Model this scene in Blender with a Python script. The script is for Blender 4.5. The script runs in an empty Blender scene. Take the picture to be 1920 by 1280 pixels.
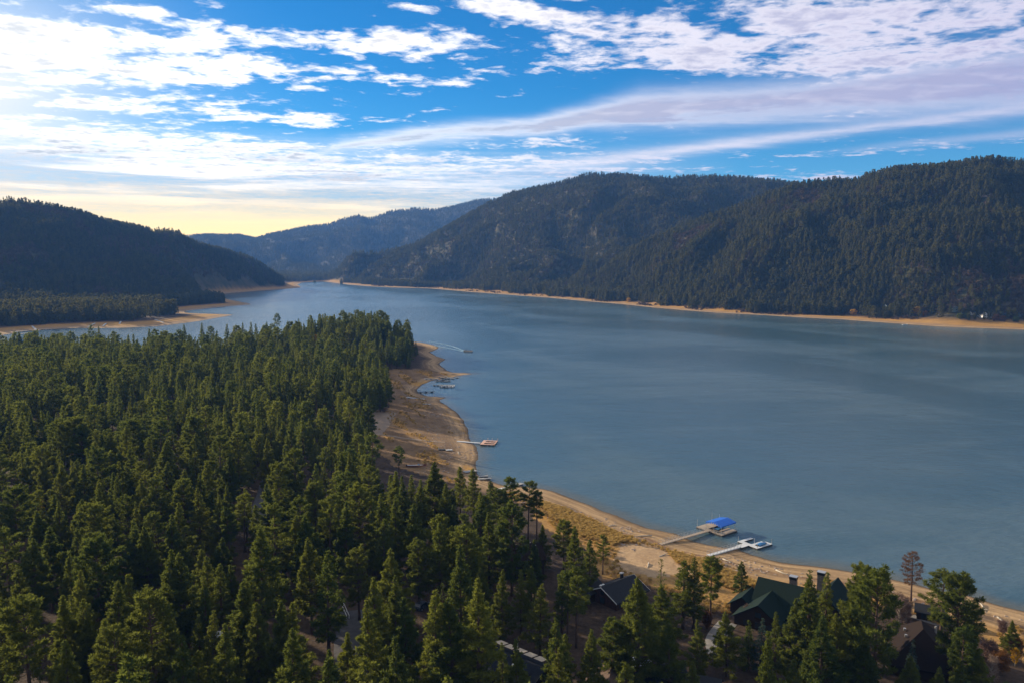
import bpy, math, random
import numpy as np
from mathutils import Vector

R = math.radians
rng = np.random.default_rng(7)
random.seed(7)
sc = bpy.context.scene
COL = sc.collection

# ------------------------------------------------------------------ camera
H_CAM = 90.0
FPX = 960 / math.tan(R(33.0))            # focal length in pixels of the 1920 px photo
PITCH = math.atan(150 / FPX)
cam_d = bpy.data.cameras.new('camera')
cam_d.sensor_width = 36.0
cam_d.lens = 18 / math.tan(R(33.0))
cam_d.clip_start = 1.0
cam_d.clip_end = 40000.0
cam = bpy.data.objects.new('camera', cam_d)
COL.objects.link(cam)
cam.location = (0, 0, H_CAM)
cam.rotation_euler = (R(90) - PITCH, 0, 0)
sc.camera = cam

# ------------------------------------------------------------------ render / exposure
sc.render.engine = 'CYCLES'
sc.view_settings.view_transform = 'Standard'
sc.view_settings.look = 'None'
sc.view_settings.exposure = 0.95
sc.view_settings.gamma = 1.0
sc.view_settings.use_curve_mapping = False
sc.cycles.use_denoising = True
sc.cycles.max_bounces = 5
sc.cycles.diffuse_bounces = 2
sc.cycles.glossy_bounces = 2
sc.cycles.transmission_bounces = 2
sc.cycles.transparent_max_bounces = 4
sc.cycles.volume_bounces = 0
sc.cycles.caustics_reflective = False
sc.cycles.caustics_refractive = False
sc.cycles.sample_clamp_indirect = 4.0

SUN_AZ = -54.0      # degrees, left of the view axis
SUN_EL = 17.0

def azel(px, py):
    d = ray(px, py)
    return math.degrees(math.atan2(d[0], d[1])), math.degrees(math.asin(d[2]))

def ray(px, py):
    xc = (px - 960) / FPX
    zc = -(py - 640) / FPX
    c, s = math.cos(PITCH), math.sin(PITCH)
    v = np.array([xc, c + zc * s, -s + zc * c])
    return v / np.linalg.norm(v)

# ------------------------------------------------------------------ node helper: sockets with arithmetic
class S:
    def __init__(self, nt, sock): self.nt, self.s = nt, sock
    def _m(self, op, *a):
        n = self.nt.nodes.new('ShaderNodeMath'); n.operation = op
        for i, v in enumerate((self,) + a):
            if isinstance(v, S): self.nt.links.new(v.s, n.inputs[i])
            else: n.inputs[i].default_value = float(v)
        return S(self.nt, n.outputs[0])
    def __add__(a, b): return a._m('ADD', b)
    __radd__ = __add__
    def __sub__(a, b): return a._m('SUBTRACT', b)
    def __rsub__(a, b): return (a * -1.0) + b
    def __mul__(a, b): return a._m('MULTIPLY', b)
    __rmul__ = __mul__
    def __truediv__(a, b): return a._m('DIVIDE', b)
    def pow(a, b): return a._m('POWER', b)
    def max(a, b): return a._m('MAXIMUM', b)
    def min(a, b): return a._m('MINIMUM', b)
    def exp(a): return a._m('EXPONENT')
    def abs(a): return a._m('ABSOLUTE')
    def atan2(a, b): return a._m('ARCTAN2', b)
    def asin(a): return a._m('ARCSINE')
    def ss(a, lo, hi):
        n = a.nt.nodes.new('ShaderNodeMapRange'); n.interpolation_type = 'SMOOTHSTEP'
        a.nt.links.new(a.s, n.inputs['Value'])
        n.inputs['From Min'].default_value = lo; n.inputs['From Max'].default_value = hi
        return S(a.nt, n.outputs[0])
    def ramp(a, pts, lo=None, hi=None):
        """piecewise-linear lookup value(x)"""
        xs = [p[0] for p in pts]; ys = [p[1] for p in pts]
        x0, x1 = min(xs), max(xs); y0, y1 = min(ys), max(ys)
        if y1 - y0 < 1e-9: y1 = y0 + 1
        t = (a - x0) / (x1 - x0)
        n = a.nt.nodes.new('ShaderNodeValToRGB')
        els = n.color_ramp.elements
        while len(els) > 1: els.remove(els[-1])
        for i, (x, y) in enumerate(pts):
            e = els[0] if i == 0 else els.new((x - x0) / (x1 - x0))
            e.position = (x - x0) / (x1 - x0)
            g = (y - y0) / (y1 - y0); e.color = (g, g, g, 1)
        a.nt.links.new(t.s, n.inputs[0])
        sep = a.nt.nodes.new('ShaderNodeSeparateColor')
        a.nt.links.new(n.outputs[0], sep.inputs[0])
        return S(a.nt, sep.outputs[0]) * (y1 - y0) + y0

def combine(nt, x, y, z):
    n = nt.nodes.new('ShaderNodeCombineXYZ')
    for i, v in enumerate((x, y, z)):
        if isinstance(v, S): nt.links.new(v.s, n.inputs[i])
        else: n.inputs[i].default_value = float(v)
    return S(nt, n.outputs[0])
def noise(nt, vec, scale, detail=4, rough=0.55, dist=0.0, lac=2.0):
    n = nt.nodes.new('ShaderNodeTexNoise')
    nt.links.new(vec.s, n.inputs['Vector'])
    n.inputs['Scale'].default_value = scale; n.inputs['Detail'].default_value = detail
    n.inputs['Roughness'].default_value = rough; n.inputs['Distortion'].default_value = dist
    n.inputs['Lacunarity'].default_value = lac
    return S(nt, n.outputs['Fac'] if 'Fac' in n.outputs else n.outputs[0])
def mixc(nt, f, a, b):
    n = nt.nodes.new('ShaderNodeMix'); n.data_type = 'RGBA'
    if isinstance(f, S): nt.links.new(f.s, n.inputs[0])
    else: n.inputs[0].default_value = f
    for sock, v in ((n.inputs[6], a), (n.inputs[7], b)):
        if isinstance(v, S): nt.links.new(v.s, sock)
        else: sock.default_value = tuple(v) + ((1.0,) if len(v) == 3 else ())
    return S(nt, n.outputs[2])

# ------------------------------------------------------------------ world: Nishita sky with procedural clouds
world = bpy.data.worlds.new('World'); sc.world = world
world.use_nodes = True
wt = world.node_tree; wt.nodes.clear()
w_out = wt.nodes.new('ShaderNodeOutputWorld'); w_bg = wt.nodes.new('ShaderNodeBackground')
SKY_STRENGTH = 0.065
w_bg.inputs['Strength'].default_value = SKY_STRENGTH
wt.links.new(w_bg.outputs[0], w_out.inputs[0])
sky = wt.nodes.new('ShaderNodeTexSky'); sky.sky_type = 'NISHITA'; sky.sun_disc = False
sky.sun_elevation = R(SUN_EL); sky.sun_rotation = R(SUN_AZ)
sky.altitude = 2000; sky.air_density = 1.0; sky.dust_density = 0.6; sky.ozone_density = 2.0
tc = wt.nodes.new('ShaderNodeTexCoord')
sep = wt.nodes.new('ShaderNodeSeparateXYZ'); wt.links.new(tc.outputs['Generated'], sep.inputs[0])
dx, dy, dz = (S(wt, o) for o in sep.outputs)
AZ = dx.atan2(dy) * (180 / math.pi)
EL = dz.max(-1).min(1).asin() * (180 / math.pi)
zz = dz.max(0.0) + 0.055
P = combine(wt, dx / zz, dy / zz, 0.0)

def gblob(px, py, sx, sy, w, slope=0.0):
    a, e = azel(px, py)
    k = math.degrees(1 / FPX)
    ddx = AZ - a; ddy = (EL - e) - ddx * slope
    return ((ddx / (sx * k)).pow(2) + (ddy / (sy * k)).pow(2)).__mul__(-1.0).exp() * w
# hue work on the clear sky: deeper, more saturated blue as in the graded photograph
hs = wt.nodes.new('ShaderNodeHueSaturation')
wt.links.new(sky.outputs[0], hs.inputs['Color'])
hs.inputs['Saturation'].default_value = 1.35; hs.inputs['Value'].default_value = 1.0
hs.inputs['Hue'].default_value = 0.5
tn = wt.nodes.new('ShaderNodeMix'); tn.data_type = 'RGBA'; tn.blend_type = 'MULTIPLY'; tn.inputs[0].default_value = 1.0
tn.inputs[7].default_value = (.23, .88, 1.08, 1)
wt.links.new(hs.outputs[0], tn.inputs[6])
clear = S(wt, tn.outputs[2])
lowmask = EL.ramp([(0, 1.0), (1.5, .95), (3.5, .55), (5.0, .30), (8.0, .10), (12, 0.0)])
glow_az = AZ.ramp([(-60, 1), (-33, 1.0), (-12, .9), (-4, .6), (5, .2), (34, .0)])
# cloud fields -----------------------------------------------------------------
n_big = noise(wt, P, 1.3, 4, .55, .2)
n_mid = noise(wt, combine(wt, dx / zz * .72, dy / zz, 0.0), 4.5, 3, .6, .35)
n_fine = noise(wt, P, 12.0, 6, .62, .3)
n_wisp = noise(wt, combine(wt, dx / zz * 0.55 + dy / zz * 0.25, dy / zz * 1.3, 3.0), 2.4, 6, .6, .6)
streak = noise(wt, combine(wt, AZ * .045, EL * .9, 1.0), 1.5, 5, .6, .35)
cover = gblob(40, 115, 380, 62, .50)
for b in [(300, 100, 230, 40, .40, 0), (740, 86, 270, 24, .50, -.02), (420, 138, 120, 14, .28, 0), (760, 152, 150, 12, .46, -.05), (440, 216, 250, 12, .46, .0), (60, 60, 200, 20, .3, -.1),
          (300, 285, 420, 34, .46, 0), (660, 320, 420, 30, .32, 0), (880, 132, 30, 6, .32, 0), (380, 12, 30, 9, .34, 0), (280, 18, 35, 9, .34, 0),
          (930, 15, 110, 18, .40, -.15), (1180, 55, 230, 34, .46, -.22), (1560, 50, 330, 52, .52, -.06), (1150, 118, 110, 12, .40, 0), (790, 20, 40, 8, .34, -.2),
          (1850, 50, 260, 90, .42, 0), (1330, 108, 220, 22, .46, -.04), (1060, 268, 130, 11, .36, 0), (1130, 300, 200, 12, .32, 0), (1560, 118, 160, 14, .36, 0),
          (60, 245, 260, 16, .24, 0), (1640, 285, 220, 7, .32, 0), (1500, 334, 240, 8, .36, .0), (1250, 318, 160, 6, .3, 0)]:
    cover = cover + gblob(*b)
field = (n_fine - .5) * 1.0 + (n_mid - .5) * 1.35 + (n_big - .5) * .6
# unseen cloud layer overhead and behind the viewpoint, added bright as fill light
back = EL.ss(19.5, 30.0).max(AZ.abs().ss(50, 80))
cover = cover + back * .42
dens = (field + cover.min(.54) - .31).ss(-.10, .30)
# long drifting bands
def band(pts, width, fade, amp, wob=.8):
    c = AZ.ramp([azel(*p) for p in pts])
    wv = AZ.ramp([(azel(*p)[0], w_) for p, w_ in zip(pts, width)])
    fv = AZ.ramp([(azel(*p)[0], w_) for p, w_ in zip(pts, fade)])
    d = (EL - c + (n_wisp - .5) * wob + (n_mid - .5) * wob * .5) / wv
    return (d.pow(2) * -1.0).exp() * fv * amp * (n_wisp * .9 + n_fine * .5 + .15)
b1 = band([(560, 300), (640, 272), (800, 252), (1000, 238), (1100, 222), (1200, 206), (1350, 200), (1500, 190), (1700, 168), (1920, 145), (2100, 120)],
          [.25, .4, .5, .5, .7, 1.0, 1.1, 1.1, 1.5, 1.7, 1.8], [0, .7, .85, 1, 1.15, 1.2, 1.1, 1.1, 1.1, 1.1, 1], 1.15, 1.0)
b2 = band([(900, 330), (1050, 312), (1200, 292), (1350, 272), (1500, 255), (1700, 232), (1920, 205), (2100, 185)],
          [.3, .45, .45, .4, .35, .3, .35, .4], [0, .7, .95, .95, .85, .8, .85, .9], 1.0, .6)
b3 = band([(1500, 290), (1700, 270), (1920, 250), (2100, 240)], [.2, .22, .25, .25], [0, .45, .6, .6], .7, .4)
lowbank = EL.ramp([(0, 0), (1.2, .15), (2.0, .50), (3.2, .85), (4.4, 1), (6.0, .95), (7.4, .35), (9.0, .0)]) * AZ.ramp([(-60, 1), (-20, 1), (-4, .9), (4, .6), (12, .15), (16, .0), (34, 0)])
lowd = lowbank * (streak * 1.0 + n_fine * .45 + n_mid * .35 - .35).ss(.10, .75)
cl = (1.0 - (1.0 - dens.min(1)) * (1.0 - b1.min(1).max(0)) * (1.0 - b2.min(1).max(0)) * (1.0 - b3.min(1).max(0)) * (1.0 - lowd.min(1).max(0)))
K = .515 / SKY_STRENGTH
thick = (field + cover.min(.5) - .42).ss(.05, .45) * .75 + b1.ss(.55, 1.0) * (n_mid * 2.0 - .15).max(.15).min(1) + lowbank * streak.ss(.60, .42) * .75
side = AZ.ramp([(-60, 0), (-20, 0.0), (-4, .25), (8, .70), (34, 1.0)])
c_bright = mixc(wt, side, (1.7 * K, 1.62 * K, 1.5 * K), (.80 * K, .76 * K, .92 * K))
c_dark = mixc(wt, side, (.66 * K, .72 * K, .78 * K), (.42 * K, .42 * K, .66 * K))
ccol = mixc(wt, thick.min(.85), c_bright, c_dark)
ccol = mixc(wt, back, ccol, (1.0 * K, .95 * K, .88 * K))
wglow = mixc(wt, glow_az * EL.ss(5.5, 2.2), (.46 * K, .72 * K, 1.1 * K), (2.7 * K, 1.7 * K, .35 * K))
base = mixc(wt, lowmask * glow_az.max(.55), clear, wglow)
sungl = gblob(-120, 160, 250, 150, .9)
base = mixc(wt, sungl.min(.9), base, (1.3 * K, 1.25 * K, 1.15 * K))
warmc = mixc(wt, EL.ss(6.3, 2.2) * glow_az * .95, ccol, (2.5 * K, 1.65 * K, .42 * K))
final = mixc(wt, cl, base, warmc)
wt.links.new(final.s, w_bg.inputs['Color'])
world.cycles.sampling_method = 'MANUAL'; world.cycles.sample_map_resolution = 512

# ------------------------------------------------------------------ sun
sun_d = bpy.data.lights.new('sun', 'SUN'); sun_d.energy = 5.0; sun_d.angle = R(0.9); sun_d.color = (1.0, .82, .58)
sun = bpy.data.objects.new('sun', sun_d); COL.objects.link(sun)
sdir = Vector((math.sin(R(SUN_AZ)) * math.cos(R(SUN_EL)), math.cos(R(SUN_AZ)) * math.cos(R(SUN_EL)), math.sin(R(SUN_EL))))
sun.rotation_euler = sdir.to_track_quat('Z', 'Y').to_euler()
sun.location = (0, 0, 400)

# ------------------------------------------------------------------ numpy noise
_tab = np.random.default_rng(3).random((256, 256))
def vnoise(x, y, s):
    x = np.asarray(x) / s; y = np.asarray(y) / s
    xi = np.floor(x).astype(int); yi = np.floor(y).astype(int)
    fx = x - xi; fy = y - yi
    fx = fx * fx * (3 - 2 * fx); fy = fy * fy * (3 - 2 * fy)
    a = _tab[xi & 255, yi & 255]; b = _tab[(xi + 1) & 255, yi & 255]
    c = _tab[xi & 255, (yi + 1) & 255]; d = _tab[(xi + 1) & 255, (yi + 1) & 255]
    return (a * (1 - fx) + b * fx) * (1 - fy) + (c * (1 - fx) + d * fx) * fy - .5
def fbm(x, y, s, o=4):
    r = 0
    for i in range(o): r = r + vnoise(x + 37 * i, y - 91 * i, s / 2 ** i) / 2 ** i
    return r
def sstep(x, a, b):
    t = np.clip((x - a) / (b - a), 0, 1); return t * t * (3 - 2 * t)

def gz(px, py, z=0.0):
    d = ray(px, py); t = (z - H_CAM) / d[2]
    return np.array([d[0] * t, d[1] * t])

# ------------------------------------------------------------------ the lake outline (world metres)
far_shore = [(567, 530), (605, 528), (652, 534), (690, 537), (730, 539), (805, 541), (880, 547.5), (960, 553.5), (1035, 559), (1075, 563), (1110, 566), (1150, 569),
             (1185, 572.5), (1225, 577), (1260, 580), (1335, 586), (1390, 589), (1440, 591.5), (1510, 596), (1577, 599), (1640, 604), (1686, 607), (1740, 611), (1796, 614), (1860, 616), (1920, 618.5), (2050, 622), (2300, 630)]
near_shore = [(2300, 1290), (2100, 1205), (1990, 1165), (1920, 1145), (1872, 1134), (1816, 1115), (1775, 1110), (1740, 1103), (1678, 1086), (1640, 1077), (1599, 1070), (1550, 1062),
              (1500, 1057), (1466, 1053), (1438, 1047), (1410, 1040), (1382, 1030), (1354, 1026), (1325, 1020), (1297, 1013), (1269, 1001), (1241, 993.6), (1213, 988), (1185, 979), (1157, 965), (1129, 957),
              (1100, 944), (1072, 932), (1044, 923), (1020, 917), (1003, 914), (975, 909), (945, 909), (920, 901), (900, 893), (893, 888), (896, 879), (892, 869), (901, 860), (895, 850), (893, 838),
              (885, 828), (878, 815), (874, 800), (866, 785), (850, 768), (835, 758), (824, 749.5), (839, 745), (836, 744), (800, 742), (785, 736), (782, 729.5), (790, 722), (810, 713), (845, 708), (870, 702.5), (893, 700), (890, 699), (850, 698),
              (835, 693), (824, 682), (836, 673), (820, 668), (807, 660), (817, 656), (823, 651), (810, 646), (784, 641), (760, 640), (700, 642), (600, 648), (480, 660), (350, 668), (200, 672), (60, 668), (-60, 652)]
left_shore = [(-40, 634), (0, 629), (50, 621), (100, 617), (150, 615), (225, 615), (300, 611.5), (375, 602), (415, 594.5), (437, 591), (435, 590), (400, 589), (347, 587), (348, 583), (400, 577), (440, 573.5), (472, 571), (468, 569.5), (430, 562),
              (412, 557), (410, 552), (440, 549), (480, 546), (530, 542.5), (565, 539.5), (561, 536), (558, 533.5)]
lake = [gz(*p) for p in far_shore + near_shore + left_shore]
lake = np.array(lake)

def sdf(x, y):
    x = np.asarray(x, float).ravel(); y = np.asarray(y, float).ravel()
    best = np.full(x.shape, 1e18); inside = np.zeros(x.shape, bool)
    n = len(lake)
    for i in range(n):
        a = lake[i]; b = lake[(i + 1) % n]; ex, ey = b - a
        px, py = x - a[0], y - a[1]
        t = np.clip((px * ex + py * ey) / (ex * ex + ey * ey), 0, 1)
        d = (px - t * ex) ** 2 + (py - t * ey) ** 2
        np.minimum(best, d, out=best)
        c = ((a[1] > y) != (b[1] > y))
        if abs(ey) > 1e-9:
            inside ^= c & (x < ex * (y - a[1]) / ey + a[0])
    d = np.sqrt(best)
    d = np.where(inside, -d, d)
    # small natural wobble of the water's edge
    return d + (fbm(x, y, 14, 2) * 1.6 + vnoise(x, y, 4) * .5) * np.clip(np.hypot(x, y) / 300, .5, 1)

def poly_mask(x, y, poly):
    inside = np.zeros(x.shape, bool); n = len(poly)
    for i in range(n):
        a = poly[i]; b = poly[(i + 1) % n]
        c = ((a[1] > y) != (b[1] > y))
        if abs(b[1] - a[1]) > 1e-9:
            inside ^= c & (x < (b[0] - a[0]) * (y - a[1]) / (b[1] - a[1]) + a[0])
    return inside

# ------------------------------------------------------------------ hills: ridge lines seen from the lake, (photo x, photo y, distance, foot distance)
RIDGES = {
 'front': [(1040, 560, 2080, 2060), (1090, 537, 2060, 1960), (1180, 478, 2020, 1700), (1250, 446, 1990, 1560), (1340, 413, 1950, 1420), (1440, 372, 1900, 1310), (1500, 354, 1880, 1260), (1560, 349, 1860, 1230),
           (1600, 343, 1840, 1210), (1640, 331, 1820, 1190), (1700, 322, 1800, 1170), (1750, 321, 1790, 1150), (1800, 314, 1780, 1130), (1850, 308, 1770, 1120), (1920, 314, 1760, 1100), (2100, 308, 1700, 1050), (2500, 340, 1600, 950)],
 'back': [(566, 530, 3420, 3380), (575, 524, 3430, 3330), (592, 503, 3450, 3300), (620, 487, 3470, 3260), (655, 477, 3480, 3160), (692, 480, 3460, 3020), (730, 476, 3440, 2900), (767, 464, 3400, 2750), (805, 446, 3360, 2620), (855, 419, 3300, 2450),
          (905, 391, 3240, 2300), (960, 366, 3160, 2180), (1000, 359, 3100, 2100), (1050, 348, 3020, 2000), (1090, 335, 2960, 1930), (1120, 332, 2920, 1880), (1160, 335, 2900, 1830), (1200, 339, 2880, 1800), (1260, 342, 2860, 1760), (1300, 340, 2850, 1750),
          (1340, 341, 2840, 1740), (1400, 345, 2830, 1730), (1450, 350, 2820, 1720), (1520, 362, 2800, 1720), (1700, 380, 2800, 1700), (2500, 400, 2700, 1700)],
 'distant': [(-200, 470, 6200, 4600), (200, 470, 6200, 4500), (300, 461, 6300, 4400), (365, 456, 6400, 4300), (400, 454, 6500, 4300), (450, 455, 6600, 4300), (480, 461, 6700, 4300), (505, 453, 6700, 4300), (555, 443, 6700, 4300), (580, 438, 6700, 4300), (620, 433, 6700, 4300), (642, 424, 6700, 4300),
             (675, 417, 6700, 4300), (692, 423, 6700, 4300), (705, 420, 6700, 4300), (730, 410, 6700, 4300), (780, 404, 6700, 4300), (817, 407, 6700, 4300), (855, 400, 6700, 4300), (892, 389, 6700, 4300), (960, 385, 6700, 4300), (1200, 400, 6700, 4300), (2400, 430, 6700, 4300)],
 'left': [(-700, 420, 2100, 1150), (-300, 390, 2200, 1350), (-100, 383, 2280, 1480), (0, 384, 2320, 1520), (37, 384, 2330, 1540), (62, 389, 2340, 1550), (100, 396, 2350, 1560), (125, 401, 2360, 1570), (150, 406, 2370, 1580), (187, 420, 2380, 1600), (225, 427, 2390, 1620), (262, 433, 2400, 1640),
          (287, 440, 2420, 1660), (312, 438, 2440, 1690), (337, 444, 2470, 1740), (355, 456, 2500, 1790), (387, 468, 2560, 1880), (412, 473, 2620, 1960), (437, 478, 2680, 2080), (462, 486, 2760, 2240), (480, 494, 2820, 2420), (505, 508, 2900, 2620), (530, 516, 2960, 2760), (555, 526, 3010, 2880), (562, 534, 3040, 2960)],
}
HT = {}
for k, rows in RIDGES.items():
    T = []
    for px, py, rr, bb in rows:
        d = ray(px, py + (3 if k == 'distant' else 4.5 + (6.5 if k == 'front' and px > 1590 else 0))); hx = math.hypot(d[0], d[1])
        T.append((math.atan2(d[0], d[1]), rr, H_CAM + rr * d[2] / hx, bb))
    HT[k] = np.array(T)
def hill_t(k, az, r):
    T = HT[k]
    Rr = np.interp(az, T[:, 0], T[:, 1]); Z = np.interp(az, T[:, 0], T[:, 2]); B = np.interp(az, T[:, 0], T[:, 3])
    inside = sstep(az, T[0, 0] - .02, T[0, 0]) * (1 - sstep(az, T[-1, 0], T[-1, 0] + .02))
    t = (r - B) / np.maximum(Rr - B, 20)
    return t, Z * inside
def hill_h(k, x, y, az, r):
    t, Z = hill_t(k, az, r)
    up = np.clip(t, 0, 1)
    prof = np.where(t < 1, .30 * up ** 2 + .70 * up - .07 * np.sin(2 * math.pi * up), np.maximum(1 - (t - 1) * .75, 0))
    sc_ = {'front': 1.0, 'back': 1.25, 'distant': 2.4, 'left': 1.0}[k]
    rid = -np.abs(fbm(x + .45 * y, y * .6 - .3 * x, 210 * sc_, 4)) * 2 + .35     # gullies and spurs running down the slope
    amp = {'front': 78, 'back': 92, 'distant': 95, 'left': 56}[k]
    edge = np.clip(up * (1 - up) * 4, 0, 1) ** .8
    h = Z * prof + amp * rid * edge * (t > 0) * (Z > 20)
    return np.maximum(h, 0) * (t > 0)

def ground_parts(x, y):
    shp = np.shape(x)
    x = np.asarray(x, float).ravel(); y = np.asarray(y, float).ravel()
    s = sdf(x, y)
    az = np.arctan2(x, y); r = np.hypot(x, y)
    sp = np.maximum(s, 0)
    land = 9.0 * (1 - np.exp(-sp / 105)) + np.clip(sp / 160, 0, 1) * fbm(x, y, 90, 3) * 3.5 + np.clip(sp / 60, 0, .5) * vnoise(x, y, 9) * .5
    land = np.maximum(land, .02 * sp)
    kx, ky = gz(668, 664)
    land += 15 * np.exp(-(((x - kx) / 62) ** 2 + ((y - ky) / 60) ** 2)) * sstep(sp, 12, 60)
    bed = np.maximum(s * .16, -7)
    hh = np.zeros_like(x)
    for k in RIDGES: hh = np.maximum(hh, hill_h(k, x, y, az, r))
    hh *= sstep(sp, 15, 110)
    far = sstep(r, 7000, 9500)
    hh = hh * (1 - far)
    z = np.where(s > 0, land + hh, bed)
    return z.reshape(shp), s.reshape(shp), hh.reshape(shp)
def gh(x, y): return ground_parts(np.array([x]), np.array([y]))[0][0]

def hit(px, py, up=0.0, rmin=70, rmax=3200, n=500):
    """where the sight line of a photo pixel comes within `up` metres of the ground"""
    d = ray(px, py); hx = math.hypot(d[0], d[1])
    rr = np.geomspace(rmin, rmax, n); t = rr / hx
    g = H_CAM + d[2] * t - (np.maximum(ground_parts(d[0] * t, d[1] * t)[0], 0) + up)
    i = np.argmax(g < 0)
    if g[i] >= 0: i = n - 1
    if i == 0: tt = t[0]
    else:
        f = g[i - 1] / (g[i - 1] - g[i]); tt = t[i - 1] + (t[i] - t[i - 1]) * f
    p = np.array([d[0] * tt, d[1] * tt])
    return p[0], p[1], max(gh(p[0], p[1]), 0)
def hits(px, py, up, rmin=70, rmax=1200, n=320):
    """vectorised hit() for many pixels"""
    out = []
    for i in range(len(px)): out.append(hit(px[i], py[i], up[i], rmin, rmax, n))
    return np.array(out)
def project(x, y, z):
    c, s = math.cos(PITCH), math.sin(PITCH)
    zr = z - H_CAM
    f = y * c - zr * s; u = y * s + zr * c
    return 960 + FPX * x / f, 640 - FPX * u / f, f

# ------------------------------------------------------------------ mesh helpers
def np_mesh(name, V, Fs, mats=(), midx=None, smooth=False):
    """V (n,3); Fs list of (m,k) index arrays"""
    me = bpy.data.meshes.new(name)
    V = np.asarray(V, np.float32)
    me.vertices.add(len(V)); me.vertices.foreach_set('co', V.ravel())
    loops = np.concatenate([np.asarray(f, np.int32).ravel() for f in Fs])
    sizes = np.concatenate([np.full(len(f), np.asarray(f).shape[1], np.int32) for f in Fs])
    starts = np.concatenate([[0], np.cumsum(sizes)[:-1]]).astype(np.int32)
    me.loops.add(len(loops)); me.loops.foreach_set('vertex_index', loops)
    me.polygons.add(len(sizes)); me.polygons.foreach_set('loop_start', starts)
    for m in mats: me.materials.append(m)
    if midx is not None: me.polygons.foreach_set('material_index', np.asarray(midx, np.int32))
    me.update(calc_edges=True); me.validate()
    if smooth: me.polygons.foreach_set('use_smooth', np.ones(len(sizes), bool))
    return me
def link(name, data, parent=None, loc=None, rz=0.0):
    o = bpy.data.objects.new(name, data); COL.objects.link(o)
    if parent is not None: o.parent = parent
    if loc is not None: o.location = loc
    o.rotation_euler = (0, 0, rz)
    return o
def tag(o, label, cat=None, group=None, kind=None):
    if label: o['label'] = label
    if cat: o['category'] = cat
    if group: o['group'] = group
    if kind: o['kind'] = kind
    return o
def thing(name, label, cat, loc, rz=0.0, group=None):
    return tag(link(name, None, None, loc, rz), label, cat, group)

class MB:
    """gathers shapes into one mesh"""
    def __init__(self): self.V = []; self.F = []
    def add(self, vs, fs):
        b = len(self.V); self.V += [tuple(v) for v in vs]; self.F += [tuple(i + b for i in f) for f in fs]; return self
    def box(self, c, d, rz=0.0, tilt=0.0):
        x, y, z = (k / 2 for k in d); cs, sn = math.cos(rz), math.sin(rz)
        vs = []
        for sx, sy, sz in [(-1, -1, -1), (1, -1, -1), (1, 1, -1), (-1, 1, -1), (-1, -1, 1), (1, -1, 1), (1, 1, 1), (-1, 1, 1)]:
            px, py, pz = sx * x, sy * y, sz * z + tilt * sx * x
            vs.append((c[0] + px * cs - py * sn, c[1] + px * sn + py * cs, c[2] + pz))
        return self.add(vs, [(3, 2, 1, 0), (4, 5, 6, 7), (0, 1, 5, 4), (1, 2, 6, 5), (2, 3, 7, 6), (3, 0, 4, 7)])
    def tube(self, pts, radii, n=6, cap=True):
        pts = [Vector(p) for p in pts]; base = len(self.V)
        if not isinstance(radii, (list, tuple)): radii = [radii] * len(pts)
        for i, p in enumerate(pts):
            t = (pts[min(i + 1, len(pts) - 1)] - pts[max(i - 1, 0)]).normalized()
            a = t.cross(Vector((0, 0, 1)) if abs(t.z) < .9 else Vector((1, 0, 0))).normalized(); b = t.cross(a)
            for k in range(n):
                an = 2 * math.pi * k / n
                self.V.append(tuple(p + (a * math.cos(an) + b * math.sin(an)) * radii[i]))
        for i in range(len(pts) - 1):
            for k in range(n):
                k2 = (k + 1) % n
                self.F.append((base + i * n + k, base + i * n + k2, base + (i + 1) * n + k2, base + (i + 1) * n + k))
        if cap:
            self.F.append(tuple(base + k for k in range(n))[::-1]); e = base + (len(pts) - 1) * n
            self.F.append(tuple(e + k for k in range(n)))
        return self
    def prism(self, poly, h0, h1):
        """poly: xy list, extruded from h0 to h1"""
        n = len(poly)
        vs = [(x, y, h0) for x, y in poly] + [(x, y, h1) for x, y in poly]
        fs = [tuple(range(n))[::-1], tuple(range(n, 2 * n))] + [(i, (i + 1) % n, n + (i + 1) % n, n + i) for i in range(n)]
        return self.add(vs, fs)
    def slab(self, quad, th):
        """a sloping slab: quad corners (top surface), thickness straight down"""
        vs = list(quad) + [(x, y, z - th) for x, y, z in quad]; n = len(quad)
        fs = [tuple(range(n)), tuple(range(n, 2 * n))[::-1]] + [(i, (i + 1) % n, n + (i + 1) % n, n + i)[::-1] for i in range(n)]
        return self.add(vs, fs)
    def mesh(self, name, m, smooth=False):
        me = bpy.data.meshes.new(name); me.from_pydata(self.V, [], self.F); me.materials.append(m); me.update()
        if smooth: me.polygons.foreach_set('use_smooth', [True] * len(me.polygons))
        return me
    def build(self, name, m, parent=None, loc=None, rz=0.0, smooth=False):
        return link(name, self.mesh(name, m, smooth), parent, loc, rz)

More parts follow.
